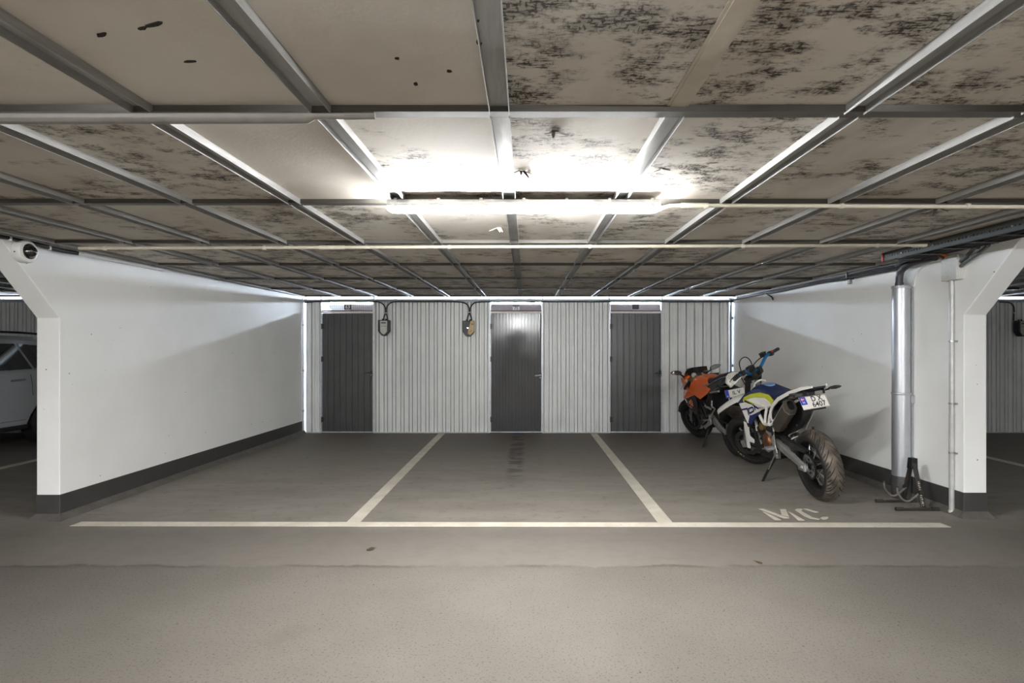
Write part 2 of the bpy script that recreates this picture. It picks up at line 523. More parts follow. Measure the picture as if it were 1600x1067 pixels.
for r in range(-1, 7):
    yc = Y0 + PY * (r + .5) - PY
    if r == -1: continue
    row = r
    for k in range(-13, 14):
        xc = X0 + PX * (k + .5)
        if not (inview(xc - .35, yc + .6) or inview(xc + .35, yc + .6)):
            continue
        if yc > 4.2 and (abs(xc) > 4.2) and abs(xc) > 9.8: continue
        o = bpy.data.objects.new('ceiling_panel', panel_me); C.objects.link(o); o.parent = ceiling
        o.location = (xc, yc, cz(yc) + random.uniform(-.001, .003))
        d = DIRT.get((row, k), random.uniform(.45, .8))
        if xc < -1.5 and row >= 1: d = random.uniform(.55, .85)
        o.color = (d, d, d, 1)
    for k in range(-13, 15):
        xc = X0 + PX * k
        if not inview(xc, yc + .6): continue
        if k == 6 and yc > 6.5: continue
        me = strip_me if (row == 0 and k == 1) else chan_me
        o = bpy.data.objects.new(me.name, me); C.objects.link(o); o.parent = ceiling
        o.location = (xc, yc, cz(yc))
# row -1 (nearer than the picture) is closed by the slab itself
for r in range(0, 7):
    y = Y0 + PY * r
    spans = [(-4.2, 4.2)] if y < 3.9 else [(-9.8, xl(y) - .2), (xl(y) + .005, xr(y) - .005), (xr(y) + .2, 9.8)]
    for a, b in spans:
        g = G(sh)
        g.box((a, y - BW / 2, 2.21 - .022), (b, y + BW / 2, 2.21 + .001))
        g.box((a, y - BW / 2 - .002, 2.21 - .024), (b, y - BW / 2 + .006, 2.21 - .020))
        g.obj('cross_bar', M_BAR, ceiling, smooth=0)
# torn bits of facing hanging from the boards
def shred(px, py, size, m, seed, n=5):
    rnd = random.Random(seed)
    d = 1.0
    for _ in range(20):
        d = (cz(d) - CAMH) * FPX / (CY - py)
    x, y, z = (px - CX) * d / FPX, d, cz(d)
    g = G()
    for i in range(n):
        a = rnd.uniform(0, 6.28)
        l = size * rnd.uniform(.5, 1.1)
        p = Vector((x + rnd.uniform(-.3, .3) * size, y + rnd.uniform(-.3, .3) * size, z))
        q = p + Vector((math.cos(a) * l, math.sin(a) * l * .5, -abs(rnd.gauss(.35, .2)) * l))
        w = Vector((-math.sin(a), math.cos(a), .2)) * size * .16
        g.slab([p - w, p + w, q + w * .5, q - w * .2], (0, 0, .002))
    o = g.obj('torn_shred', m, ceiling, smooth=0)
M_TORN = mat('torn dark facing', (38, 34, 31), .9, var=.2)
M_TORNL = mat('torn pale facing', (206, 196, 184), .9, var=.1)
M_TORNB = mat('torn brown facing', (112, 98, 84), .9, var=.2)
def scar(px, py, lx, ly, rot):
    d = 1.0
    for _ in range(20):
        d = (cz(d) - CAMH) * FPX / (CY - py)
    x, y, z = (px - CX) * d / FPX, d, cz(d)
    g = G(); pts = []
    rnd = random.Random(px)
    for k in range(10):
        a = 6.283 * k / 10
        u, v = lx * math.cos(a) * rnd.uniform(.7, 1.1), ly * math.sin(a) * rnd.uniform(.6, 1.2)
        pts.append((x + u * math.cos(rot) - v * math.sin(rot), y + u * math.sin(rot) + v * math.cos(rot), z - .004))
    g.slab(pts, (0, 0, .006))
    g.obj('torn_shred', M_TORN, ceiling, smooth=0)
for a in ((158, 53, .022, .007, -.45), (222, 43, .016, .006, -.3), (240, 37, .030, .008, -.35), (297, 95, .020, .006, -.1), (746, 28, .006, .012, 0), (749, 64, .008, .016, 0), (620, 90, .008, .006, 0), (702, 110, .008, .006, .3), (650, 130, .007, .010, .2)):
    scar(*a)
shred(866, 206, .055, M_TORNB, 3); shred(815, 268, .05, M_TORN, 4, 4); shred(828, 268, .03, M_TORNL, 14, 4)
shred(1030, 264, .05, M_TORN, 5, 3); shred(778, 356, .06, M_TORNL, 6, 5); shred(1468, 326, .07, M_TORNB, 8, 3)

# ---- side walls with their haunched heads
def side_wall(name, fx, s, yf, zh):
    yh = yf - .545
    top = lambda y: cz(y) - .001
    prof = [(yf, 0), (YE + .2, 0), (YE + .2, 2.335), (9.62, 2.335), (9.62, top(9.62)), (yh, top(yh)), (yf, zh)]
    g = G()
    a = [(fx(y), y, z) for y, z in prof]
    g.slab(a, (s * .19, 0, 0))
    return struct(name, g, M_WALL, smooth=0, bevel=.006)
wall_left = side_wall('wall_left', xl, -1, 4.69, 1.66)
wall_right = side_wall('wall_right', xr, 1, 4.758, 1.689)
def plinth(name, fx, s, yf):
    g = G()
    h, t = .205, .006
    y1 = D - .03
    g.slab([(fx(yf) - s * t, yf - t, .0), (fx(y1) - s * t, y1, 0), (fx(y1) + s * .002, y1, 0), (fx(yf) + s * .19 + s * t, y1, 0), (fx(yf) + s * (.19 + t), yf - t, 0)], (0, 0, h))
    o = struct(name, g, M_BASE, smooth=0, bevel=.004)
    g = G()
    g.loft([[(fx(yf) - s * .055, yf + .001, 0.0005), (fx(yf) - s * (t + .001), yf + .001, .05), (fx(yf) + s * .01, yf + .001, .0005)],
            [(fx(y1) - s * .055, y1, 0.0005), (fx(y1) - s * (t + .001), y1, .05), (fx(y1) + s * .01, y1, .0005)]])
    g.loft([[(fx(yf) - s * .055, yf - .055, .0005), (fx(yf) - s * .007, yf - t - .001, .05), (fx(yf) - s * .055, yf, .0005)],
            [(fx(yf) + s * .225, yf - .055, .0005), (fx(yf) + s * .197, yf - t - .001, .05), (fx(yf) + s * .225, yf, .0005)]])
    g.obj('toe_strip', M_TOE, o, smooth=0)
    return o
plinth('baseboard_left', xl, -1, 4.69)
plinth('baseboard_right', xr, 1, 4.758)

# ---- outer shell of the garage
for nm, a, b in (('wall_far_left', (-13, -10, 0), (-12.8, 12.2, 2.42)), ('wall_far_right', (12.8, -10, 0), (13, 12.2, 2.42)), ('wall_front', (-12.8, -10, 0), (12.8, -9.8, 2.2))):
    g = G(); g.box(a, b); struct(nm, g, M_WALL, smooth=0)
g = G(); g.box((-12.8, YE, 0), (12.8, YE + .2, 2.335))
wall_store = struct('wall_rear', g, M_CONCRETE, smooth=0)
g = G(); g.tube([(-12, YE - .06, 2.13), (12, YE - .06, 2.13)], .022, 8); g.obj('pipe', M_WHITEPL, wall_store)

# ---- the sheet metal wall in front of the storage rooms
S = D / FPX
wx = lambda px: (px - CX) * S
wz = lambda py: CAMH + (CY - py) * S
def corr_profile(x0, x1, pitch=.14, depth=.040, phase=0.0, wide=.064, web=.010, y=D, second=1.0):
    """front line of a formed sheet: a broad flat, a deep narrow fold, a narrow flat and another fold"""
    rib = pitch - wide - 4 * web
    a, b = wide, wide + 2 * web + rib
    knots = [(0, 0), (a, 0), (a + web * .7, depth), (a + web * 1.3, depth), (a + 2 * web, -.004), (b, -.004), (b + web * .7, depth * second), (b + web * 1.3, depth * second), (pitch, 0)]
    def at(x):
        t = (x - phase) % pitch
        for (p, vp), (q, vq) in zip(knots, knots[1:]):
            if p <= t <= q:
                return vp + (vq - vp) * ((t - p) / (q - p) if q > p else 0)
        return 0
    xs = {x0, x1}
    i0, i1 = int(math.floor((x0 - phase) / pitch)) - 1, int(math.ceil((x1 - phase) / pitch)) + 1
    for i in range(i0, i1):
        for p, _ in knots[:-1]:
            x = phase + i * pitch + p
            if x0 < x < x1: xs.add(x)
        xm = phase + i * pitch + wide * .5                # shallow stiffening crease of the broad flat
        for dx in (-.006, 0, .006):
            if x0 < xm + dx < x1: xs.add(xm + dx)
    out = []
    for x in sorted(xs):
        t = (x - phase) % pitch
        out.append((x, y + at(x) + (.003 if abs(t - wide * .5) < .003 else 0)))
    return out
def corr_sheet(name, x0, x1, z0, z1, m, parent, **k):
    p = corr_profile(x0, x1, **k)
    g = G()
    back = [(x, y + .0022) for x, y in p]
    rings = [[(p[i][0], p[i][1], z0), (p[i][0], p[i][1], z1), (back[i][0], back[i][1], z1), (back[i][0], back[i][1], z0)] for i in range(len(p))]
    g.loft(rings)
    return g.obj(name, m, parent, smooth=0)
g = G(); g.box((-12.8, D - .01, wz(472.2)), (12.8, D + .05, wz(468)))
wall_back = struct('wall_back', g, mat('grey rail', (150, 154, 158), .4, .4, var=.08), smooth=0, bevel=.003)
ZB, ZT = wz(675.2), wz(471.0)
for a, b, ph, sec in ((478.5, 501, 0.02, .12), (585, 764.8, .09, 1.0), (848, 951.8, .03, 1.0), (1034.5, 1139, .05, .12)):
    x0, x1 = wx(a), wx(b)
    n = max(1, round((x1 - x0) / .98))
    for i in range(n):                                   # sheets about a metre wide, lapped side by side
        u, v = x0 + (x1 - x0) * i / n, x0 + (x1 - x0) * (i + 1) / n
        corr_sheet('corrugated_sheet', u, v + (.004 if i < n - 1 else 0), ZB, ZT, M_SHEET, wall_back, phase=x0 + ph, y=D + (i % 2) * .0015, second=sec)
    g = G(); g.box((x0 - .012, D - .034, ZB - .012), (x1 + .012, D + .01, ZB + .004)); g.obj('bottom_rail', mat('sill angle', (176, 178, 178), .4, .3), wall_back, smooth=0)
for xa, xb in ((-12.6, -4.2), (4.0, 12.6)):
    n = 8
    for i in range(n):
        u, v = xa + (xb - xa) * i / n, xa + (xb - xa) * (i + 1) / n
        corr_sheet('corrugated_sheet', u, v, ZB, ZT, M_SHEET, wall_back, phase=xa + .03)
    g = G(); g.box((xa, D - .034, 0.0), (xb, D + .01, ZB + .004)); g.obj('bottom_rail', MATS['sill angle'], wall_back, smooth=0)
# edge trims of the door openings and the uprights in the corners
for px in (502.0, 584.2, 765.6, 847.2, 952.4, 1033.6):
    g = G(); g.box((wx(px) - .012, D - .03, ZB), (wx(px) + .012, D + .03, ZT)); g.obj('upright', mat('folded edge trim', (186, 188, 190), .35, .4), wall_back, smooth=0, bevel=.002)
g = G(); g.tube([(wx(474.4), D - .07, 0.0), (wx(474.4), D - .07, wz(466))], .024, 12)
o = g.obj('corner_post', mat('blue white steel tube', (205, 212, 224), .3, .5), wall_back)
for py in (508, 578.5, 641):
    g = G(); g.lathe([(.025, -.015), (.032, -.015), (.032, .015), (.025, .015)], (wx(474.4), D - .07, wz(py)), (0, 0, 1), 14); g.box((wx(474.4) - .06, D - .095, wz(py) - .006), (wx(474.4) + .045, D - .088, wz(py) + .006)); g.obj('clamp', M_STEEL, o)
g = G(); g.box((wx(1141.0) - .014, D - .04, 0.0), (wx(1141.0) + .014, D + .0, wz(466)))
o = g.obj('corner_post', mat('blue grey steel post', (112, 122, 138), .4, .5), wall_back, smooth=0)
for py in (497, 571):
    g = G(); g.box((wx(1141.4) - .032, D - .052, wz(py) - .022), (wx(1141.4) + .032, D - .036, wz(py) + .022)); g.obj('clamp', mat('clamp grey', (128, 130, 128), .5, .3), o, smooth=0, bevel=.004)
# wire mesh of the ventilation gap and of the transoms
def wire(x0, x1, z0, z1, y, step, r):
    g = G()
    x = x0
    while x <= x1 + 1e-6:
        g.box((x - r, y - r, z0), (x + r, y + r, z1)); x += step
    z = z0
    while z <= z1 + 1e-6:
        g.box((x0, y - 3 * r, z - r), (x1, y - r, z + r)); z += step
    return g
g = wire(wx(478), wx(1139), wz(468), wz(460), D + .02, .025, .0011)
tag(g.obj('wire_mesh', M_STEEL, wall_back, smooth=0), kind='stuff')
for px in (478.5, 502, 584.8, 764.8, 848, 951.8, 1034, 1139.5):
    g = G(); g.box((wx(px) - .008, D - .012, wz(468)), (wx(px) + .008, D + .03, 2.296)); g.obj('mesh_post', mat('mesh post grey', (150, 155, 160), .4, .4), wall_back, smooth=0)

# ---- the three storage doors
def store_door(name, px0, px1, m, pitch, phase, handle):
    x0, x1 = wx(px0) + .016, wx(px1) - .016
    z0, z1 = wz(675) + .012, wz(489.4)
    p = []
    n_ = int((x1 - x0 - phase) / pitch) + 1
    prof_ = [(x0, 0)]
    for i in range(n_):
        c_ = x0 + phase + i * pitch
        for dx, dy in ((-.013, 0), (-.007, -.009), (.007, -.009), (.013, 0)):
            if prof_[-1][0] + .001 < c_ + dx < x1 - .001: prof_.append((c_ + dx, dy))
    prof_.append((x1, 0))
    p = [(x, D - .010 + dy) for x, dy in prof_]
    g = G()
    rings = [[(x, y, z0), (x, y, z1), (x, D + .022, z1), (x, D + .022, z0)] for x, y in p]
    g.loft(rings)
    d = struct(name, g, m, smooth=0)
    g = G(); g.box((wx(px0) + .004, D - .014, wz(489.0)), (wx(px1) - .004, D + .02, wz(486.6))); g.obj('door_header', mat('warm pale header', (205, 192, 186), .5, .1), d, smooth=0, bevel=.002)
    g = G(); g.box((wx(px0), D - .01, wz(486.3)), (wx(px1), D + .02, wz(484.9))); g.obj('track', mat('dark track', (34, 32, 34), .5), d, smooth=0)
    g = G(); g.box((x0, D - .032, z0 - .016), (x1, D - .01, z0 - .002)); g.obj('drip_rail', mat('pale drip rail', (158, 164, 178), .35, .4), d, smooth=0)
    for k, py in enumerate((510, 561, 655)):
        g = G(); g.tube([(x0 - .004, D - .03, wz(py) - .045), (x0 - .004, D - .03, wz(py) + .045)], .009, 10); g.box((x0, D - .034, wz(py) - .04), (x0 + .035, D - .026, wz(py) + .04)); g.obj('hinge', M_BLACK, d)
    hx, hz = x1 - .02, wz(handle)
    g = G(); g.box((hx - .02, D - .042, hz - .05), (hx + .026, D - .02, hz + .05)); pl = g.obj('lock_plate', M_BLACK, d, smooth=0, bevel=.006)
    g = G(); g.lathe([(.010, 0), (.010, .04)], (hx + .006, D - .042, hz + .015), (0, -1, 0), 12); g.tube([(hx + .006, D - .078, hz + .015), (hx - .02, D - .08, hz + .012), (hx - .085, D - .078, hz + .004)], [.010, .009, .007], 10); g.obj('handle', M_STEEL if handle > 584 else M_BLACK, pl)
    g = G(); g.lathe([(.008, 0), (.009, .006), (.0, .006)], (hx + .006, D - .042, hz - .03), (0, -1, 0), 12); g.obj('keyhole', M_STEEL, pl)
    return d
d1 = store_door('door_1', 502.5, 584, M_DOOR, .101, .088, 583)
d2 = store_door('door_2', 766, 847, M_DOOR2, .0535, .03, 587)
d3 = store_door('door_3', 952.5, 1033.5, M_DOOR, .101, .015, 583)
g = wire(wx(503), wx(583.5), wz(484.9), wz(472.4), D + .012, .034, .0012)
tag(g.obj('wire_mesh', M_STEEL, d1, smooth=0), kind='stuff')
# padlock strap at the first door
g = G(); g.tube([(wx(582), D - .05, wz(586)), (wx(581.2), D - .06, wz(593)), (wx(579), D - .06, wz(602))], .006, 8, sub=4); g.obj('lock_strap', M_RUBBER, d1)

# number plates hanging in the transoms
def number_sign(px, py, w, h, face, txt, ink, label, top=None):
    x, z = wx(px), wz(py)
    t = thing('number_sign', label, 'sign', (x, D - .004, z - h / 2))
    g = G(); g.box((-w / 2, -.004, 0), (w / 2, .004, h)); g.obj('plate', face, t, smooth=0, bevel=.001)
    if top:
        g = G(); g.box((-w / 2, -.006, h * .68), (w / 2, -.0035, h)); g.obj('top_band', top, t, smooth=0)
    if txt:
        text_on('numerals', txt, h * (.95 if not top else .80), (0, -.0055, h * (.5 if not top else .33)), (1, 0, 0), (0, 0, 1), ink, t)
    for s in (-1, 1):
        g = G(); g.tube([(s * w * .35, 0, h), (s * w * .35, 0, h + (wz(472) - (z + h / 2)))], .002, 6); g.obj('hanger_wire', M_STEEL, t)
    return t
M_INK = mat('printed black', (22, 22, 24), .5)
M_SIGNL = mat('pale sign plate', (206, 204, 206), .5)
M_SIGND = mat('dark sign plate', (34, 34, 42), .5)
number_sign(543.5, 479.8, .118, .085, M_SIGND, '63', mat('pale numeral', (190, 188, 190), .5), 'small dark sign numbered 63 above the storage door furthest from the motorcycles')
number_sign(806.5, 480.4, .115, .088, M_SIGNL, '75', M_INK, 'small pale sign numbered 75 with dark top band above the middle storage door', top=mat('sign band', (70, 70, 74), .5))
number_sign(993, 479.2, .112, .086, M_SIGND, '', M_INK, 'small blank dark sign above the storage door nearest the motorcycles')

# ------------------------------------------------------------------ lamps
def batten(name, label, x, y, zb, length, m_glow, cat='lamp', group=None, parts=True):
    zt = zb + .09
    t = thing(name, label, cat, (x, y, zb), group=group)
    t.scale = (1, 1, .76)
    h = length / 2
    def ringset(x_, s):
        # lens: rounded trapezoid in y-z
        return [(x_, -.047 * s, .038), (x_, -.038 * s, .013), (x_, -.026 * s, .003), (x_, 0, 0), (x_, .026 * s, .003), (x_, .038 * s, .013), (x_, .047 * s, .038)]
    g = G(); g.loft([[(p[0], p[1], .028 + (p[2] - .028) * k) for p in ringset(x_, s)] for x_, s, k in ((-h, .8, .35), (-h + .02, .97, .85), (-h + .04, 1, 1), (h - .04, 1, 1), (h - .02, .97, .85), (h, .8, .35))])
    
    df = g.obj('diffuser', list(m_glow), t, smooth=40)
    for p in df.data.polygons:
        p.material_index = 1 if p.normal.z < -.85 else 0
    g = G()
    g.loft([[(x_, -.049, .036), (x_, .049, .036), (x_, .050, .058), (x_, .036, .085), (x_, -.036, .085), (x_, -.050, .058)] for x_ in (-h + .004, h - .004)])
    g.obj('housing', mat('lamp housing', (205, 205, 203), .5), t, smooth=0, bevel=.004)
    n = 7
    for i in range(n):
        xx = -h + .05 + (length - .1) * i / (n - 1)
        g = G(); g.box((xx - .009, -.050, .026), (xx + .009, -.044, .040)); g.box((xx - .009, .044, .026), (xx + .009, .050, .040)); g.box((xx - .008, -.047, .036), (xx + .008, .047, .0905))
        g.obj('clip', mat('clear grey clip', (215, 215, 212), .35), t, smooth=0)
    return t
G_MAIN = (emit('batten side glow', (252, 253, 253), LAMP_MAIN), emit('batten bottom glow', (252, 253, 253), LAMP_MAIN * .3))
G_AISLE = (emit('aisle batten glow', (252, 253, 253), LAMP_AISLE),) * 2
G_STORE = emit('storage tube glow', (222, 236, 255), LAMP_STORE)
zl = cz(3.1) - .0225 - .0905 * .76
batten('batten_lamp', 'long lit white batten lamp under the ceiling above the middle bay', -.012, 3.10, zl, 1.48, G_MAIN)
for x in (-2.6, 2.6):
    batten('batten_lamp', 'lit batten lamp behind the camera over the drive aisle', x, -2.4, cz(-2.4) + .024 - .069, 1.48, G_AISLE, group='batten lamps over the drive aisle')
for i, x in enumerate((-11.0, -9.7, -8.4, -7.1, -5.8, -4.5, -3.05, -1.78, -.51, .76, 2.03, 3.28, 4.6, 5.9, 7.2, 8.5, 9.8, 11.1)):
    t = thing('tube_lamp', 'bare lit tube under the storage ceiling behind the sheet metal wall', 'lamp', (x, 10.6, 2.272), group='storage room tubes')
    g = G(); g.tube([(-.6, 0, 0), (.6, 0, 0)], .015, 10); g.obj('tube', G_STORE, t)
    g = G(); g.box((-.63, -.03, .017), (.63, .03, .058)); g.box((-.63, .030, -.035), (.63, .034, .058)); g.obj('tray', M_WHITEPL, t, smooth=0, bevel=.004)  # tray plus an added rear skirt that keeps tube light off the rear wall
    for s in (-1, 1):
        g = G(); g.box((s * .6 - .012, -.016, -.02), (s * .6 + .012, .016, .02)); g.obj('holder', M_WHITEPL, t, smooth=0)
# ------------------------------------------------------------------ conduits, cables and fittings
def conduit(name, label, pts, r, m, clips=(), rc=None, sleeves=(), cat='pipe', sub=0, n=10, group=None):
    base = Vector(pts[0])
    t = thing(name, label, cat, base, group=group)
    g = G(); g.tube([Vector(p) - base for p in pts], r, n, sub=sub); g.obj('tube', m, t)
    for c, ax in clips:
        c = Vector(c) - base
        ax = Vector(ax).normalized()
        g = G(); g.lathe([(r + .001, -.010), (r + .005, -.010), (r + .005, .010), (r + .001, .010)], c, ax, 12)
        g.obj('clip', mat('pipe clip', (214, 208, 194), .5), t)
    for a, b, rr in sleeves:
        g = G(); g.tube([Vector(a) - base, Vector(b) - base], rr, n); g.obj('sleeve', m, t)
    return t
zc = cz(4.46) - .045
conduit('conduit', 'long cream plastic conduit across the ceiling behind the batten lamp', [(-3.50, 4.46, zc - .012), (3.17, 4.46, zc + .012)], .0125, M_CREAM,
        [((x, 4.46, zc + x * .0036), (1, 0, 0)) for x in (-3.3, -2.05, -.6, .5, 1.7, 2.75)], sleeves=[((3.02, 4.46, zc + .011), (3.19, 4.46, zc + .012), .016), ((-1.62, 4.46, zc - .006), (-1.42, 4.46, zc - .005), .016)])
zc = cz(3.14) - .036
conduit('conduit', 'cream plastic conduit running from the batten lamp towards the cable tray', [(.735, 3.115, zc - .03), (.79, 3.15, zc - .006), (.86, 3.16, zc), (2.9, 3.16, zc - .01)], .011, M_CREAM,
        [((x, 3.16, zc - .002 * x), (1, 0, 0)) for x in (1.0, 1.75, 2.45)], sleeves=[((.86, 3.16, zc), (1.0, 3.16, zc), .0145)])
zc = cz(1.95) - .04
conduit('conduit', 'grey pipe along the nearest ceiling cross bar', [(-2.6, 1.925, zc - .002), (-.74, 1.925, zc), (-.715, 1.925, zc + .006), (-.51, 1.925, zc + .008)], [.021, .021, .0125, .0125], mat('grey pipe plastic', (112, 108, 102), .5, var=.1),
        sleeves=[((-.615, 1.925, zc + .007), (-.51, 1.925, zc + .008), .0145)])
# dark leads and white trunking at the head of the left wall
zt = cz(4.4)
t = conduit('cable_bundle', 'dark cable bundle clipped along the head of the left wall above the dome camera', [(xl(3.8) + .03, 3.8, cz(3.8) - .035), (xl(4.3) + .03, 4.3, cz(4.3) - .02), (xl(4.6) + .03, 4.6, cz(4.6) - .04), (xl(4.86) + .02, 4.86, cz(4.86) - .035)], .017, M_RUBBER, cat='cable', sub=4)
for y, dz in ((4.21, -.022), (4.55, -.036)):
    g = G(); g.box((-.020, -.009, -.020), (.018, .009, .018)); o = g.obj('clip', M_WHITEPL, t, smooth=0, bevel=.003); o.location = (xl(y) + .03 - t.location.x, y - t.location.y, cz(y) + dz - t.location.z)
t = thing('cable_trunking', 'white cable trunking along the head of the left wall', 'trunking', (xl(4.84), 4.84, cz(4.84) - .05))
g = G(); b = t.location
g.slab([(xl(4.84) - b.x, 0, 0), (xl(5.95) - b.x, 5.95 - b.y, .010), (xl(5.95) + .05 - b.x, 5.95 - b.y, .010), (xl(4.84) + .05 - b.x, 0, 0)], (0, 0, .045))
g.obj('channel_body', M_WHITEPL, t, smooth=0, bevel=.004)
g = G(); g.slab([(xl(4.84) + .05 - b.x, .004, .006), (xl(5.95) + .05 - b.x, 5.946 - b.y, .016), (xl(5.95) + .055 - b.x, 5.946 - b.y, .016), (xl(4.84) + .055 - b.x, .004, .006)], (0, 0, .034)); g.obj('lid', M_WHITEPL, t, smooth=0)

# dome camera
dc = Vector((xl(4.34), 4.34, 2.148))
t = thing('dome_camera', 'white dome camera with dark glass bubble on the left wall head', 'camera', dc)
g = G(); g.lathe([(.088, 0), (.088, .050), (.080, .062), (.060, .068), (.054, .060), (.0, .060)], (0, 0, 0), (1, 0, 0), 36); g.obj('housing', M_WHITEPL, t)
g = G(); g.lathe([(.058, .058), (.058, .070), (.051, .072), (.051, .058)], (0, 0, 0), (1, 0, 0), 36); g.obj('trim_ring', M_BLACK, t)
g = G(); g.lathe([(.050 * math.cos(a), .062 + .050 * math.sin(a)) for a in [R(9 * k) for k in range(10)]] + [(0, .112)], (0, 0, 0), (1, 0, 0), 36); g.obj('bubble', mat('smoked dome', (22, 22, 22), .06, coat=1), t)
for a in (100, 190, 280, 10):
    g = G(); c = Vector((.03, .088 * math.cos(R(a)), .088 * math.sin(R(a)))); g.lathe([(.005, 0), (.005, .004)], c, (0, math.cos(R(a)), math.sin(R(a))), 8); g.obj('screw', M_BLACK, t)
g = G(); g.tube([(.012, .0, .088), (.014, .0, .10)], .007, 8); g.obj('cable_gland', M_BLACK, t)

# galvanised duct on the right wall with the black hose feeding it
px_, py_ = 3.545, 5.385
t = thing('duct_pipe', 'tall round galvanised metal duct standing against the right wall', 'pipe', (px_, py_, 0))
g = G(); g.lathe([(.0775, .205), (.0775, .985)], (0, 0, 0), (0, 0, 1), 40); g.lathe([(.0755, .97), (.0755, 2.0), (.077, 2.0), (.077, 1.985)], (0, 0, 0), (0, 0, 1), 40); g.obj('tube', mat('galvanised duct', (190, 193, 198), .42, .75, var=.04, scale=3, aniso=(4, 4, .5)), t)
g = G(); g.lathe([(.080, .0), (.080, .205), (.0772, .212)], (0, 0, 0), (0, 0, 1), 40); g.obj('painted_foot', M_BASE, t, label=None) if False else g.obj('painted_foot', M_BASE, t)
t.children[-1]['label'] = 'foot of the duct painted dark grey like the plinth'
for z in (.985, 1.985):
    g = G(); g.lathe([(.078, z - .012), (.082, z - .006), (.082, z + .006), (.078, z + .012)], (0, 0, 0), (0, 0, 1), 40); g.obj('bead', MATS['galvanised duct'], t)
g = G(); g.box((.065, -.05, .21), (.080, -.044, 1.98)); g.obj('seam_flange', M_STEEL, t, smooth=0)
g = G(); g.box((.055, -.062, .90), (.095, -.046, .97)); g.obj('bracket', M_STEEL, t, smooth=0, bevel=.003)
conduit('hose', 'black hose leading from the top of the metal duct up to the cable tray', [(px_ - .028, py_ - .02, 1.96), (px_ - .03, py_ - .02, 2.06), (px_ - .03, py_ - .05, 2.14), (px_ - .02, py_ - .17, 2.19), (px_ + .0, py_ - .45, 2.20)], .032, mat('grey black hose', (58, 56, 62), .45, var=.1), cat='hose', sub=5, n=14,
        sleeves=[((px_ - .028, py_ - .02, 1.97), (px_ - .03, py_ - .02, 2.03), .036)])
conduit('wall_lead', 'thin pale lead curving down the wall beside the metal duct', [(xr(5.32) - .012, 5.32, 1.99), (xr(5.28) - .012, 5.28, 2.11), (xr(5.15) - .012, 5.15, 2.18), (xr(4.9) - .012, 4.9, 2.20)], .010, M_WHITEPL, cat='cable', sub=5)

# junction box, its leads and the conduit running down
jx, jy, jz = xr(4.84), 4.84, 1.988
t = thing('junction_box', 'light grey junction box on the right wall head with corrugated leads', 'box', (jx, jy, jz))
g = G(); g.box((-.05, -.09, 0), (0.004, .09, .21)); g.obj('body', M_GREYPL, t, smooth=0, bevel=.010)
g = G(); g.box((-.064, -.092, -.002), (-.046, .092, .212)); g.obj('lid', M_GREYPL, t, smooth=0, bevel=.008)
for y, z in ((.02, .09), (-.02, .12), (.05, .035), (.0, .035)):
    g = G(); g.lathe([(.007, 0), (.007, .003), (.0, .003)], (-.064, y, z), (-1, 0, 0), 10); g.obj('knockout', M_GREYPL, t)
for k, z in enumerate((.145, .105)):
    pts = [(-.03, -.09, z), (-.03, -.15, z + .03), (-.04, -.24 - .06 * k, z + .08), (-.08, -.34 - .1 * k, .22)]
    g = G(); g.tube(pts, .0145, 10, sub=5); g.obj('grey_lead', mat('grey flexible conduit', (84, 88, 86), .5, var=.08), t)
g = G(); g.tube([(-.045, .03, .205), (-.07, .06, .232), (-.13, .12, .252)], .015, 8, sub=4); o = g.obj('orange_lead', mat('orange lead', (206, 110, 40), .5), t); o['label'] = 'orange lead entering the top of the box'
g = G(); g.tube([(-.055, .055, .20), (-.085, .085, .228), (-.15, .15, .250)], .016, 8, sub=4); o = g.obj('brown_lead', mat('brown lead', (96, 44, 22), .5), t); o['label'] = 'brown lead entering the top of the box'
cx_, cy_ = xr(4.86) - .022, 4.86
conduit('conduit', 'pale vertical conduit dropping from the junction box to the floor', [(cx_, cy_, 0.02), (cx_, cy_, 1.99)], .019, mat('grey white conduit', (186, 186, 184), .4, .25), [((cx_, cy_, z), (0, 0, 1)) for z in (.02,)], sleeves=[((cx_, cy_, .02), (cx_, cy_, .85), .0205)])
pipe_t = [o for o in bpy.data.objects if o.get('label', '').startswith('pale vertical')][0]
for z in (.50, .92, 1.45):
    g = G(); g.lathe([(.020, -.008), (.0235, -.008), (.0235, .008), (.020, .008)], (0, 0, z), (0, 0, 1), 14); g.box((.008, -.045, z - .007), (.020, .045, z + .007)); g.obj('saddle', M_STEEL, pipe_t, smooth=0, bevel=.002)

# perforated cable tray under the ceiling on the right, with the leads lying in it
tx, ty0, ty1 = 3.135, 2.6, 5.02
t = thing('cable_tray', 'grey perforated metal cable tray under the ceiling beside the right wall', 'tray', (tx, ty0, 2.152))
M_TRAY = mat('painted tray steel', (70, 73, 71), .6, .1, var=.08)
def tray_rail(x, name, h0, h1):
    g = G()
    hole, step = .020, .034
    Y = 0
    zz = lambda y, k: .012 + .0091 * (y) + (h0 + (h1 - h0) * k) - h0
    n = int((ty1 - ty0) / step)
    for i in range(n):
        y = i * step
        if y > 0: pass
        zb = .0091 * y
        g.box((x - .0012, y, zb), (x + .0012, y + step - hole * .6, zb + .074))
        g.box((x - .0012, y + step - hole * .6, zb), (x + .0012, y + step, zb + .030))
        g.box((x - .0012, y + step - hole * .6, zb + .042), (x + .0012, y + step, zb + .074))
    g.box((x - .0012, 0, .070), (x + .014, .002, .075))
    yl = n * step
    g.slab([(x - .0012, 0, .074), (x + .014, 0, .074), (x + .014, yl, .074 + .0091 * yl), (x - .0012, yl, .074 + .0091 * yl)], (0, 0, -.002))
    return g.obj(name, M_TRAY, t, smooth=0)
tray_rail(0, 'side_rail', .0, .0)
tray_rail(.24, 'side_rail', .0, .0)
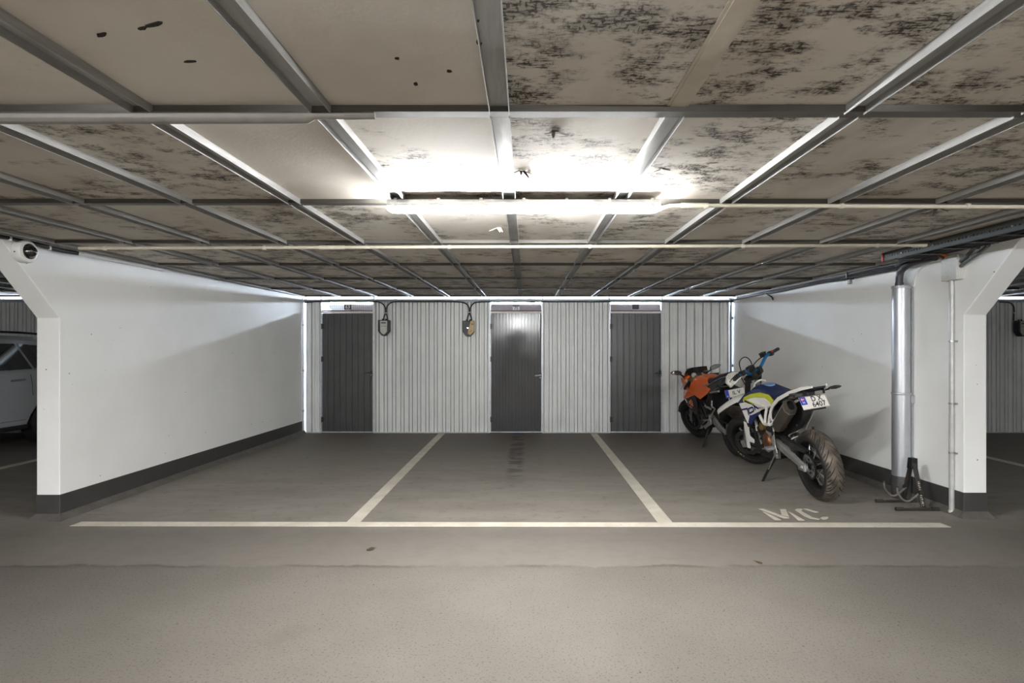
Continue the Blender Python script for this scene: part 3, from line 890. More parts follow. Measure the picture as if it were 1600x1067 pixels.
for i in range(9):
    y = .12 + i * .27
    g = G(); g.box((0, y - .02, .0091 * y), (.24, y + .02, .0091 * y + .004))
    g.obj('rung', M_TRAY, t, smooth=0)
g = G(); g.box((-.010, ty1 - ty0 - .03, .0091 * 2.42 - .004), (.012, ty1 - ty0 - .005, .0091 * 2.42 + .074)); o = g.obj('end_cap', mat('red plastic cap', (150, 38, 34), .5), t, smooth=0, bevel=.004); o['label'] = 'red end cap of the tray rail'
for i in range(6):
    y = .35 + i * .36
    g = G(); g.lathe([(.007, 0), (.006, .005), (0, .006)], (-.0012, y, .0091 * y + .036), (-1, 0, 0), 10); g.obj('bolt', M_STEEL, t)
for k in range(5):
    x = tx + .04 + k * .04
    rnd = random.Random(k)
    conduit('tray_cable', 'black cable lying in the perforated cable tray', [(x + rnd.uniform(-.015, .015), 2.62 + i * .4, 2.152 + .0091 * i * .4 + .018 + .005 * (k % 2)) for i in range(6)] + [(tx + .14 + .02 * k, 5.0, 2.187), (xr(5.4) - .05 - .012 * k, 5.45, cz(5.45) - .03 - .008 * k)], .009 + .002 * (k % 3), M_RUBBER, cat='cable', sub=3, n=7, group='black cables in the tray')
# the bundle going on along the wall to the storage rooms
rnd = random.Random(5)
for k in range(4):
    pts = []
    for i in range(9):
        y = 5.35 + (9.42 - 5.35) * i / 8
        pts.append((xr(y) - .035 - .012 * (k % 2) - (.02 if k > 1 else 0), y, cz(y) - .035 - .016 * k + rnd.uniform(-.008, .008) * (1 if 0 < i < 8 else 0)))
    conduit('wall_cable', 'black cable of the bundle along the head of the right wall' if k else 'pale cable on top of the bundle along the head of the right wall', pts, .010 if k else .008, M_RUBBER if k else M_GREYPL, cat='cable', sub=3, n=7, group='cables along the head of the right wall' if k else None)
t = thing('cable_clamp', 'dark cable clamp holding the bundle at the head of the right wall', 'clamp', (xr(6.25), 6.25, cz(6.25) - .13))
g = G(); g.box((-.085, -.012, .03), (-.004, .012, .046)); g.box((-.085, -.012, .03), (-.072, .012, .125)); g.obj('bracket', M_BLACK, t, smooth=0, bevel=.002)
g = G(); g.box((-.060, -.020, -.02), (-.028, .020, .03)); g.obj('jaw', mat('grey jaw', (140, 138, 132), .5), t, smooth=0, bevel=.004)
conduit('cable_tail', 'short black cable end hanging from the bundle on the right wall', [(xr(8.1) - .06, 8.35, cz(8.3) - .08), (xr(8.1) - .06, 8.18, cz(8.1) - .10), (xr(8.0) - .055, 8.06, cz(8.0) - .14), (xr(8.0) - .05, 8.02, cz(8.0) - .185)], .010, M_RUBBER, cat='cable', sub=4)
t = thing('surface_box', 'small white surface box high in the corner beside the sheet metal wall', 'box', (xr(9.3), 9.3, 2.165))
g = G(); g.box((-.06, -.06, 0), (.004, .06, .085)); g.obj('body', M_WHITEPL, t, smooth=0, bevel=.006)
g = G(); g.box((-.066, -.062, -.002), (-.058, .062, .087)); g.obj('lid', M_WHITEPL, t, smooth=0, bevel=.003)

# ------------------------------------------------------------------ charging boxes and their lead
def charger(px, py_bottom, label, face_rgb, turn, tilt=0.0):
    x, z = wx(px), wz(py_bottom)
    t = thing('charging_box', label, 'charger', (x, D - .035, z), (0, 0, R(turn)))
    out = [(-.094, .262), (.094, .262), (.096, .255), (.096, .078), (.034, .004), (.0, 0), (-.034, .004), (-.096, .078), (-.096, .255)]
    g = G(); g.slab([(a, -.09, b) for a, b in out], (0, .085, 0)); g.obj('body', mat('navy black plastic', (16, 17, 26), .45) if turn else M_BLACK, t, smooth=0, bevel=.008)
    sh_ = [(-.062, .250), (.058, .250), (.055, .075), (.03, .038), (.0, .018), (-.03, .038), (-.056, .075)]
    g = G(); g.slab([(a, -.098, b) for a, b in sh_], (0, .012, 0)); g.obj('face_plate', mat('face plate %d' % face_rgb[0], face_rgb, .4, .1), t, smooth=0, bevel=.003)
    g = G(); g.box((-.042, -.0995, .205), (.040, -.097, .222)); g.box((-.042, -.0995, .226), (.030, -.097, .230)); g.obj('display', M_BLACK, t, smooth=0)
    g = G(); g.box((-.042, -.0995, .155), (-.006, -.097, .161)); g.box((.004, -.0995, .155), (.040, -.097, .161)); g.obj('print_line', M_BLACK, t, smooth=0)
    for s in (-1, 1):
        g = G(); g.lathe([(.013, 0), (.013, .02), (.009, .026)], (s * .028, -.045, .262), (0, 0, 1), 12); g.obj('cable_gland', M_BLACK, t)
    return t
charger(602.5, 525, 'black charging box with grey face plate by the storage door furthest left', (176, 176, 168), 0)
t = charger(732.5, 526, 'dark glossy charging box with slanted brown panel beside the middle storage door', (132, 108, 70), 4)
for nm in ('face_plate', 'display', 'print_line'):
    for ch in [c for c in t.children if c.name.startswith(nm)]:
        bpy.data.objects.remove(ch)
g = G(); g.slab([(.036, -.096, .262), (.094, -.096, .262), (.096, -.096, .080), (.030, -.096, .022), (-.012, -.096, .048), (-.006, -.096, .085)], (0, .010, 0)); g.obj('side_panel', mat('brown panel', (142, 118, 78), .4, .2), t, smooth=0, bevel=.003)
g = G(); g.box((.048, -.0975, .192), (.080, -.0955, .206)); g.box((.048, -.0975, .212), (.074, -.0955, .218)); g.slab([(.010, -.0965, .072), (.052, -.0965, .106), (.056, -.0965, .100), (.014, -.0965, .066)], (0, -.001, 0)); g.obj('print_line', M_BLACK, t, smooth=0)
g = G(); g.lathe([(.007, 0), (.007, .003), (0, .004)], (-.012, -.091, .142), (0, -1, 0), 14); g.obj('status_light', emit('status light', (235, 238, 255), 6.0), t)
charger(1586.5, 526, 'black charging box on the sheet metal wall of the bay beyond the right wall', (158, 158, 150), 14)
def P2(px, py, y=D - .06): return ((px - CX) * y / FPX, y, CAMH + (CY - py) * y / FPX)
def lead(pts, label, ties=()):
    pp = [P2(*p) for p in pts]
    b = Vector(pp[0])
    t = thing('charging_lead', label, 'cable', b)
    g = G(); g.tube([Vector(p) - b for p in pp], .0105, 8, sub=5); g.obj('sheath', M_RUBBER, t)
    for q in ties:
        g = G(); g.box((-.022, -.016, -.006), (.022, .016, .006)); o = g.obj('cable_tie', M_WHITEPL, t, smooth=0); o.location = Vector(P2(*q)) - b
lead([(476, 472.4), (487, 471.6), (497, 470.8), (540, 470.8), (585, 471), (594, 472.6), (600, 477), (602.2, 483), (602, 490), (600, 495), (599.5, 501)], 'black lead from the left corner to the grey faced charging box', [(603, 489)])
lead([(606, 501), (605, 495), (603.8, 490), (603.6, 483), (606, 477), (611, 472.8), (620, 471.2), (660, 471), (712, 471.2), (723, 472.4), (730, 476), (733, 483), (732.6, 490), (731, 495), (730, 501)], 'black lead looping between the two charging boxes', [(733.5, 488)])
lead([(737, 501), (736, 495), (734.4, 490), (734.6, 483), (737, 477), (742, 472.8), (752, 471.4), (770, 471.2), (950, 471), (1136, 471.2), (1141, 470), (1148, 467)], 'black lead from the brown faced charging box to the right corner')
lead([(1562, 471.5), (1572, 472), (1580, 474), (1584, 480), (1584.5, 490), (1584, 501)], 'black lead down to the charging box beyond the right wall', [(1584.5, 489)])

# ------------------------------------------------------------------ instrument stand on the floor by the duct
M_STAND = mat('scratched black stand paint', (54, 51, 47), .45, .2, var=.25, scale=30)
st = thing('instrument_stand', 'black folding floor stand with two hooked arms beside the right wall', 'stand', (3.40, 5.08, 0))
sb = Vector((3.40, 5.08, 0))
for (ya, xa, xb) in ((5.21, 3.205, 3.565), (4.945, 3.215, 3.575)):
    g = G(); g.tube([Vector((xa, ya, .0135)) - sb, Vector((xb, ya, .0135)) - sb], .0125, 10); f = g.obj('foot', M_STAND, st)
    for xx in ((xa - .006, xa + .06), (xb - .05, xb + .006)):
        g = G(); g.tube([Vector((xx[0], ya, .0165)) - sb, Vector((xx[1], ya, .0165)) - sb], .0163, 10); g.obj('rubber_sleeve', mat('worn rubber sleeve', (46, 42, 38), .7, var=.2), f)
top = Vector((3.455, 5.09, .405)) - sb
for k, ya in enumerate((5.21, 4.945)):
    bot = Vector((3.45, ya, .02)) - sb
    s = 1 if k == 0 else -1
    tp = top + Vector((0, s * .014, 0))
    g = G()
    g.loft([[(p.x - w, p.y - .008, p.z), (p.x + w, p.y - .008, p.z), (p.x + w, p.y + .008, p.z), (p.x - w, p.y + .008, p.z)] for p, w in ((bot, .021), (tp, .019))])
    lg = g.obj('leg', M_STAND, st, smooth=0, bevel=.003)
    g = G(); u = tp.lerp(bot, .42); v = tp.lerp(bot, .95)
    for i in range(13):
        q = u.lerp(v, (i + .5) / 13)
        g.box((q.x - .006 - .003 * (i % 3), q.y - .0092, q.z - .0085), (q.x + .003 + .003 * (i % 2), q.y - .0078, q.z + .0045 + .004 * (i % 2)))
    if k == 1: g.obj('worn_print', mat('worn pale print', (168, 158, 146), .6), lg, smooth=0)
    # hooked arm reaching forward from the leg
    h = tp.lerp(bot, .66)
    pts = [h, h + Vector((-.05, 0, -.045)), h + Vector((-.105, -.004, -.078)), h + Vector((-.15, -.004, -.066)), h + Vector((-.195, -.004, -.01)), h + Vector((-.205, -.004, .045))]
    g = G(); g.tube(pts, .0085, 10, sub=4); am = g.obj('arm', mat('grey foam sleeve', (104, 98, 92), .7, var=.15), st)
    g = G(); g.lathe([(.012, -.003), (.012, .006), (.008, .010), (0, .010)], pts[-1], (0, 0, 1), 10); g.obj('arm_tip', M_STAND, am)
    g = G(); g.lathe([(.020, -.014), (.020, .014)], h + Vector((0, s * .010, 0)), (0, 1, 0), 16); g.obj('pivot_knob', M_STAND, lg)
for s in (-1, 1):
    g = G(); g.loft([[(top.x - .030, top.y + s * .017 - .015 - s * .006, top.z - .07), (top.x + .030, top.y + s * .017 - .015 - s * .006, top.z - .07), (top.x + .030, top.y + s * .017 + .015 + s * .006, top.z - .07), (top.x - .030, top.y + s * .017 + .015 + s * .006, top.z - .07)],
                     [(top.x - .026, top.y + s * .015 - .013, top.z + .028), (top.x + .026, top.y + s * .015 - .013, top.z + .028), (top.x + .026, top.y + s * .015 + .013, top.z + .028), (top.x - .026, top.y + s * .015 + .013, top.z + .028)]])
    g.obj('hinge_cap', M_BLACK, st, smooth=0, bevel=.004)

# dry scraps on the floor
def scrap(px, py, size, rgb, label, seed):
    d = CAMH * FPX / (py - CY)
    x = (px - CX) * d / FPX
    t = thing('dry_leaf', label, 'leaf', (x, d, 0.0), (0, 0, seed))
    rnd = random.Random(seed)
    g = G(); ring = []
    up, lo = [], []
    n = 7
    for i in range(n):
        f = i / (n - 1)
        w = math.sin(f * math.pi) ** .8 * size * .28 + .001
        c = (f - .5) * size
        h = .003 + abs(math.sin(f * 5 + seed)) * size * .10
        up.append((c, w, h + rnd.uniform(0, .003))); lo.append((c, -w, h * .5 + rnd.uniform(0, .003)))
    rings = [[Vector(a), (Vector(a) + Vector(b)) / 2 - Vector((0, 0, .002)), Vector(b), Vector(b) - Vector((0, 0, .0012)), (Vector(a) + Vector(b)) / 2 - Vector((0, 0, .0032)), Vector(a) - Vector((0, 0, .0012))] for a, b in zip(up, lo)]
    g.loft(rings); g.obj('blade', mat('dry leaf %d' % seed, rgb, .8, var=.2), t)
    g = G(); g.tube([(size * .5, 0, .003), (size * .75, .004, .002)], .0012, 5); g.obj('stalk', MATS['dry leaf %d' % seed], t)
scrap(579, 859, .07, (62, 50, 38), 'narrow dark dry leaf on the floor in front of the long white line', 1)
scrap(1186, 879, .055, (98, 82, 58), 'curled brown dry leaf on the floor near the asphalt joint', 2)
# ------------------------------------------------------------------ grey car in the bay beyond the left wall
CAR = thing('car', 'grey estate car with roof rails parked in the bay beyond the left wall', 'car', (-8.04, 7.10, 0))
M_CAR = mat('grey car paint', (172, 173, 175), .34, .1, var=.02, coat=.6)
M_GLASS = mat('tinted car glass', (10, 10, 11), .04, var=.02, coat=1)
M_TRIM = mat('black car trim', (18, 18, 19), .4)
WR, WF = 1.45, -1.32          # axles (y forward is negative)
def arch(yc, r=.385, n=9): return [(yc + r * math.cos(R(180 - 180 * k / (n - 1))), .30 + r * math.sin(R(180 - 180 * k / (n - 1))) * 1.0) for k in range(n)]
low = [(-2.22, .27)] + arch(WF) + arch(WR) + [(2.2, .30)]
lowp = [(y, max(z, .30)) for y, z in low]
upp = [(2.30, .42), (2.32, .70), (2.27, .98), (2.16, 1.12), (1.2, 1.11), (0, 1.075), (-1.0, 1.03), (-1.75, .93), (-2.18, .78), (-2.32, .58), (-2.32, .38)]
prof = lowp + upp
def body_x(z):
    """half width of the flank at height z"""
    t = (z - .3) / .8
    return .895 + .05 * math.sin(max(0, min(1, t)) * math.pi) ** .8
g = G()
n = len(prof)
vs, fs = [], []
for s in (-1, 1):
    vs += [(s * (body_x(z) - (.07 if y < -2.1 or y > 2.2 else 0)), y, z) for y, z in prof]
fs = [list(range(n)), list(range(n, 2 * n))[::-1]] + [[i, n + i, n + (i + 1) % n, (i + 1) % n] for i in range(n)]
g.add(vs, fs)
g.obj('body', M_CAR, CAR, smooth=35, bevel=.035, seg=3)
def cab(y, z, off=0.0):
    k = max(0, min(1, (z - 1.06) / .52))
    return .885 - .20 * k - off
roof = [(-.28, 1.53), (.1, 1.585), (.8, 1.60), (1.5, 1.585), (1.85, 1.545)]
beltl = [(-1.15, 1.02), (-.5, 1.05), (.4, 1.08), (1.4, 1.10), (2.14, 1.10)]
g = G()
rings = []
for (yb, zb), (yt, zt) in zip(beltl, roof):
    rings.append([(-cab(yb, zb), yb, zb), (-cab(yt, zt) - .02, yt, zt - .06), (-cab(yt, zt) + .06, yt, zt), (cab(yt, zt) - .06, yt, zt), (cab(yt, zt) + .02, yt, zt - .06), (cab(yb, zb), yb, zb)])
g.loft(rings); g.obj('cabin', M_CAR, CAR, smooth=30, bevel=.02)
def flank(y, f, out):
    """point on the left cabin flank: f = 0 belt .. 1 roof edge"""
    def lerp(tab):
        for (a, va), (b, vb) in zip(tab, tab[1:]):
            if a <= y <= b: return va + (vb - va) * (y - a) / (b - a)
        return tab[0][1] if y < tab[0][0] else tab[-1][1]
    zb = lerp(beltl); zt = lerp([(-1.15, 1.05)] + roof + [(2.14, 1.12)]) - .07
    z = zb + (zt - zb) * f
    return z
for s, nm in ((1, 'side_window'), (-1, 'side_window')):
    for poly in ([(-.78, .06), (-.25, .86), (.28, .90), (.28, .05)], [(.33, .05), (.33, .90), (1.02, .90), (1.16, .05)], [(1.21, .06), (1.07, .90), (1.50, .84), (1.84, .12)]):
        pts = []
        for y, f in poly:
            z = flank(y, f, 0)
            pts.append((s * (cab(y, z) + .004 + .004), y, z))
        g = G(); g.slab(pts, (s * .007, 0, 0)); g.obj(nm, M_GLASS, CAR, smooth=0)
    g = G(); g.tube([(s * (cab(0, flank(y, 0, 0)) + .012), y, flank(y, .0, 0) + .012) for y in (-.9, -.2, .5, 1.2, 1.9)], .010, 6, sub=3); g.obj('belt_moulding', M_STEEL, CAR)
    g = G(); g.tube([(s * .66, -.05, 1.575), (s * .665, .05, 1.625), (s * .665, .8, 1.645), (s * .665, 1.5, 1.63), (s * .65, 1.68, 1.575)], .017, 8, sub=4); rl = g.obj('roof_rail', M_TRIM, CAR)
    for y in (.02, .8, 1.55):
        g = G(); g.box((s * .665 - .014, y - .05, 1.56), (s * .665 + .014, y + .05, 1.635)); g.obj('rail_foot', M_TRIM, rl, smooth=0, bevel=.006)
    for y0, y1 in ((-1.0, .30), (.31, 1.10)):
        g = G()
        for (ya, za), (yb, zb) in (((y0, .40), (y0, 1.02)), ((y1, .74 if y1 > 1 else .40), (y1, 1.04)), ((y0, .40), (y1 if y1 < 1 else 1.02, .40))):
            pa, pb = Vector((s * (body_x(za) - .001), ya, za)), Vector((s * (body_x(zb) - .001), yb, zb))
            g.tube([pa, pa.lerp(pb, .35).lerp(Vector((s * (body_x(.7)), (ya + yb) / 2, (za + zb) / 2)), .0), Vector((s * (body_x((za + zb) / 2) - .001), (ya + yb) / 2, (za + zb) / 2)), pb], .004, 5)
        dr = g.obj('door_seam', M_TRIM, CAR)
        hy = y1 - .22
        g = G(); g.tube([(s * (body_x(.96) - .002), hy - .11, .962), (s * (body_x(.96) + .028), hy - .08, .966), (s * (body_x(.96) + .03), hy + .06, .970), (s * (body_x(.96) - .002), hy + .10, .970)], .013, 8, sub=3); g.obj('door_handle', mat('bright handle', (190, 190, 192), .25, .6), CAR)
    g = G(); g.box((s * .955 - .012, -.95, .27), (s * .905 + .012, 1.02, .335)) if s > 0 else g.box((-.96, -.95, .27), (-.90, 1.02, .335)); g.obj('sill', M_TRIM, CAR, smooth=0, bevel=.01)
    g = G(); g.tube([(s * .90, -.62, 1.06), (s * 1.0, -.66, 1.09)], .018, 8); mi = g.obj('mirror_arm', M_TRIM, CAR)
    g = G(); g.loft([ellipse_ring(0, 0, 0, a, b, 12) for a, b in ((.05, .04), (.10, .075), (.10, .075))]); mo = g.obj('mirror_shell', M_CAR, mi); mo.location = (s * 1.06, -.68, 1.12); mo.rotation_euler = (0, 0, R(90)); mo.scale = (1, 1, 1)
    for yc in (WF, WR):
        g = G(); g.lathe([(.20, -.10), (.30, -.108), (.325, -.09), (.332, -.04), (.332, .04), (.325, .09), (.30, .108), (.20, .10)], (s * .82, yc, .334), (1, 0, 0), 36, closed=True); w = g.obj('tyre', mat('car tyre rubber', (28, 27, 27), .7), CAR)
        g = G(); g.lathe([(.215, -.07), (.222, .06), (.20, .075), (.06, .07), (.0, .075)] if s > 0 else [(.0, -.075), (.06, -.07), (.20, -.075), (.222, -.06), (.215, .07)], (s * .83, yc, .334), (1, 0, 0), 36); g.obj('rim', mat('dark alloy', (86, 88, 90), .35, .7), w)
        g = G()
        for k in range(5):
            a = R(72 * k + 10); d = Vector((0, math.cos(a), math.sin(a))); p = Vector((-d.y * 0, -d.z, d.y))
            o_ = Vector((s * .91, yc, .334))
            g.slab([o_ + d * .03 - p * .03, o_ + d * .20 - p * .018, o_ + d * .20 + p * .018, o_ + d * .03 + p * .03], (-s * .03, 0, 0))
        g.obj('spoke', mat('light alloy', (150, 152, 155), .3, .8), w, smooth=0)
g = G(); g.slab([(-.74, -1.06, 1.06), (-.60, -.40, 1.505), (.60, -.40, 1.505), (.74, -1.06, 1.06)], (0, -.02, .012)); g.obj('windscreen', M_GLASS, CAR, smooth=0)
g = G(); g.slab([(-.72, 2.10, 1.17), (-.58, 1.90, 1.50), (.58, 1.90, 1.50), (.72, 2.10, 1.17)], (0, .012, .01)); g.obj('rear_window', M_GLASS, CAR, smooth=0)
for s in (-1, 1):
    g = G(); g.box((s * .72 - .14, -2.30, .62), (s * .72 + .14, -2.18, .76)); g.obj('headlight', mat('clear lamp glass', (200, 205, 210), .08, coat=1), CAR, smooth=0, bevel=.03)
    g = G(); g.box((s * .76 - .12, 2.22, .78), (s * .76 + .12, 2.315, 1.0)); g.obj('tail_light', mat('red lamp glass', (120, 12, 14), .1, coat=1), CAR, smooth=0, bevel=.03)
g = G(); g.box((-.5, -2.335, .42), (.5, -2.29, .60)); g.obj('grille', M_TRIM, CAR, smooth=0, bevel=.02)
# ------------------------------------------------------------------ motorcycles: shared pieces
M_NAVY = mat('navy plastic', (28, 40, 84), .4, var=.06)
M_SEAT = mat('navy seat cover', (30, 42, 82), .6, var=.1, bump=.15, bscale=200)
M_MWHITE = mat('white body plastic', (226, 222, 216), .35, var=.03)
M_LIME = mat('lime decal', (186, 190, 52), .4, var=.05)
M_BLUEAL = mat('blue anodised bar', (30, 110, 160), .32, .5, var=.08)
M_ALU = mat('cast aluminium', (166, 163, 158), .45, .6, var=.1)
M_ALUD = mat('dark cast aluminium', (50, 48, 46), .5, .5, var=.15, bump=.1)
M_COPPER = mat('bronze cover', (140, 98, 70), .35, .8, var=.12)
M_GOLD = mat('dull gold cover', (160, 132, 88), .4, .7, var=.12)
M_SILENCER = mat('dull titanium', (110, 102, 92), .38, .75, var=.12, scale=6)
M_RIM = mat('black rim', (30, 30, 31), .35, .4)
M_RIMLIP = mat('grey rim lip', (120, 116, 110), .35, .7)
M_SPOKE = mat('bright spoke', (205, 205, 202), .3, .9)
M_CHAIN = mat('oily chain', (58, 54, 48), .45, .7, var=.3, scale=60)
M_DISC = mat('brake disc steel', (84, 84, 84), .35, .8)
M_ORANGE = mat('orange fairing paint', (222, 98, 30), .35, var=.05, coat=.4)
M_SCREEN = mat('smoked screen', (56, 58, 58), .15, coat=.6)
M_PLATE = mat('white plate', (222, 218, 210), .4, var=.03)
M_BLUEP = mat('blue plate field', (44, 66, 170), .4)
M_MIRROR = mat('mirror glass', (150, 152, 150), .08, .9)

def frame_of(ax):
    return Vector(ax)
def wheel(parent, name, c, Rt, w, Rrim, rimw, fn=None, n=56, spokes=0, arms=0, hub_r=.045, disc=None, sprocket=None, rim_m=None, label=None, rubber=None):
    """tyre (the part) with rim, hub, spokes, brake disc and sprocket as its sub-parts; axle along y"""
    c = Vector(c)
    hs = Rt - Rrim
    prof = []
    pts = [(-.42, Rrim - .004), (-.50, Rrim + hs * .25)]
    for k in range(13):
        a = R(-84 + 14 * k)
        pts.append((.5 * math.sin(a), Rt - hs * .66 * (1 - math.cos(a))))
    pts += [(.50, Rrim + hs * .25), (.42, Rrim - .004)]
    g = G(fn); g.lathe([(r_, y * w) for y, r_ in pts], c, (0, 1, 0), n, closed=True, uv=True)
    # remap the tread coordinate to the width across the tyre
    ty = g.obj(name, rubber or M_TYREB, parent, smooth=50)
    if label: ty['label'] = label
    rm = rim_m or M_RIM
    g = G(fn)
    h = rimw / 2
    g.lathe([(Rrim + .004, -h), (Rrim + .006, -h + .006), (Rrim - .012, -h + .014), (Rrim - .03, -h * .35), (Rrim - .034, 0), (Rrim - .03, h * .35), (Rrim - .012, h - .014), (Rrim + .006, h - .006), (Rrim + .004, h), (Rrim - .006, h), (Rrim - .024, h - .012), (Rrim - .044, h * .35), (Rrim - .048, 0), (Rrim - .044, -h * .35), (Rrim - .024, -h + .012), (Rrim - .006, -h)], c, (0, 1, 0), n, closed=True)
    g.obj('rim', rm, ty, smooth=40)
    g = G(fn); g.lathe([(.012, -.075), (.02, -.07), (hub_r, -.055), (hub_r * .7, -.02), (hub_r * .7, .02), (hub_r, .055), (.02, .07), (.012, .075)], c, (0, 1, 0), 20); g.obj('hub', M_ALUD, ty)
    for i in range(spokes):
        a = 2 * math.pi * (i + .5) / spokes
        sd = 1 if i % 2 else -1
        b = a + (.32 if (i // 2) % 2 else -.32)
        p = c + Vector((hub_r * .92 * math.cos(a), sd * .05, hub_r * .92 * math.sin(a)))
        q = c + Vector(((Rrim - .04) * math.cos(b), sd * .012, (Rrim - .04) * math.sin(b)))
        g = G(fn); g.tube([p, q], .0027, 5); g.obj('spoke', M_SPOKE, ty)
    for i in range(arms):
        a = 2 * math.pi * i / arms
        d = Vector((math.cos(a), 0, math.sin(a))); pp = Vector((-d.z, 0, d.x))
        g = G(fn)
        g.loft([[c + d * r_ + pp * w_ + Vector((0, -t_, 0)), c + d * r_ - pp * w_ + Vector((0, -t_, 0)), c + d * r_ - pp * w_ + Vector((0, t_, 0)), c + d * r_ + pp * w_ + Vector((0, t_, 0))] for r_, w_, t_ in ((hub_r * .8, .022, .022), ((Rrim - .04) * .6, .014, .016), (Rrim - .036, .026, .02))])
        g.obj('spoke', rm, ty)
    if disc:
        y, ro, ri = disc
        g = G(fn); m = 40
        oc, ic = [], []
        vs, fs = [], []
        for k in range(m):
            a = 2 * math.pi * k / m
            ro_ = ro * (1 + .018 * math.sin(a * 10))
            for rr_, yy in ((ro_, y - .0025), (ro_, y + .0025), (ri, y + .0025), (ri, y - .0025)):
                vs.append(c + Vector((rr_ * math.cos(a), yy, rr_ * math.sin(a))))
        for k in range(m):
            j = (k + 1) % m
            for e in range(4):
                fs.append((k * 4 + e, k * 4 + (e + 1) % 4, j * 4 + (e + 1) % 4, j * 4 + e))
        g.add(vs, fs)
        g.obj('brake_disc', M_DISC, ty, smooth=0)
        g = G(fn)
        for k in range(5):
            a = 2 * math.pi * k / 5
            d = Vector((math.cos(a), 0, math.sin(a))); pp = Vector((-d.z, 0, d.x))
            g.slab([c + d * .03 - pp * .014 + Vector((0, y, 0)), c + d * (ri + .006) - pp * .009 + Vector((0, y, 0)), c + d * (ri + .006) + pp * .009 + Vector((0, y, 0)), c + d * .03 + pp * .014 + Vector((0, y, 0))], (0, -.006 if y > 0 else .006, 0))
        g.obj('disc_carrier', M_RIM, ty, smooth=0)
    if sprocket:
        y, ro = sprocket
        nt = 40
        poly = []
        for k in range(nt):
            for f, rr_ in ((.0, .955), (.3, 1.0), (.55, 1.0), (.85, .955)):
                a = 2 * math.pi * (k + f) / nt
                poly.append(c + Vector((ro * rr_ * math.cos(a), y, ro * rr_ * math.sin(a))))
        inner = [c + Vector((ro * .62 * math.cos(2 * math.pi * (k + f) / nt), y, ro * .62 * math.sin(2 * math.pi * (k + f) / nt))) for k in range(nt) for f in (.0, .3, .55, .85)]
        g = G(fn); m = len(poly); off = Vector((0, .006, 0))
        g.add(poly + inner + [p + off for p in poly] + [p + off for p in inner],
              [(i, (i + 1) % m, m + (i + 1) % m, m + i) for i in range(m)] + [(2 * m + i, 3 * m + i, 3 * m + (i + 1) % m, 2 * m + (i + 1) % m) for i in range(m)] +
              [(i, 2 * m + i, 2 * m + (i + 1) % m, (i + 1) % m) for i in range(m)] + [(m + i, m + (i + 1) % m, 3 * m + (i + 1) % m, 3 * m + i) for i in range(m)])
        for k in range(6):
            a = 2 * math.pi * k / 6
            d = Vector((math.cos(a), 0, math.sin(a))); pp = Vector((-d.z, 0, d.x))
            o_ = c + Vector((0, y, 0))
            g.slab([o_ + d * .035 - pp * .016, o_ + d * ro * .65 - pp * .010, o_ + d * ro * .65 + pp * .010, o_ + d * .035 + pp * .016], (0, .006, 0))
        g.obj('sprocket', M_STEEL, ty, smooth=0)
    return ty
def chain_loop(parent, c1, r1, c2, r2, y):
    pts = []
    for k in range(13):
        a = R(90 + 180 * k / 12); pts.append((c1[0] + r1 * math.cos(a), y, c1[1] + r1 * math.sin(a)))
    for k in range(7):
        a = R(-90 + 180 * k / 6); pts.append((c2[0] + r2 * math.cos(a), y, c2[1] + r2 * math.sin(a)))
    g = G()
    m = len(pts)
    rings = []
    dense = []
    for i in range(m):
        p, q = Vector(pts[i]), Vector(pts[(i + 1) % m])
        k = max(1, int((q - p).length / .016))
        for j in range(k): dense.append(p.lerp(q, j / k))
    cen = Vector(((c1[0] + c2[0]) / 2, y, (c1[1] + c2[1]) / 2))
    for i, p in enumerate(dense):
        t_ = (dense[(i + 1) % len(dense)] - dense[i - 1]).normalized()
        n_ = Vector((t_.z, 0, -t_.x))
        h = .0085 if i % 2 else .0060
        yw = .007 if (i // 2) % 2 else .0055
        rings.append([p + n_ * h + Vector((0, yw, 0)), p + n_ * h - Vector((0, yw, 0)), p - n_ * h - Vector((0, yw, 0)), p - n_ * h + Vector((0, yw, 0))])
    g.loft(rings, closed=True)
    return g.obj('chain', M_CHAIN, parent, smooth=0)
def steerer(x0, z0, rake, deg):
    a0 = Vector((x0, 0, z0)); ax = Vector((-math.sin(R(rake)), 0, math.cos(R(rake))))
    M = Matrix.Translation(a0) @ Matrix.Rotation(R(deg), 4, ax) @ Matrix.Translation(-a0)
    return (lambda p: M @ Vector(p)), ax
def plate(parent, name, tl, right, up, w, h, lines, size, blue_w):
    tl, right, up = Vector(tl), Vector(right).normalized(), Vector(up).normalized()
    nor = right.cross(up)
    q = lambda u, v, e=0.0: tl + right * u - up * v + nor * e
    g = G(); g.slab([q(0, 0), q(w, 0), q(w, h), q(0, h)], nor * .002)
    pl = g.obj(name, M_PLATE, parent, smooth=0)
    g = G()
    for (a, b, c_, d) in ((.002, .002, w - .002, .0045), (.002, h - .0045, w - .002, h - .002), (w - .0045, .002, w - .002, h - .002)):
        g.slab([q(a, b, .002), q(c_, b, .002), q(c_, d, .002), q(a, d, .002)], nor * .0006)
    g.obj('plate_rim', M_BLACK, pl, smooth=0)
    g = G(); bh = h * .62 if len(lines) > 1 else h
    g.slab([q(.001, .001, .002), q(blue_w, .001, .002), q(blue_w, bh, .002), q(.001, bh, .002)], nor * .0006); g.obj('blue_field', M_BLUEP, pl, smooth=0)
    return pl, q, right, up, nor

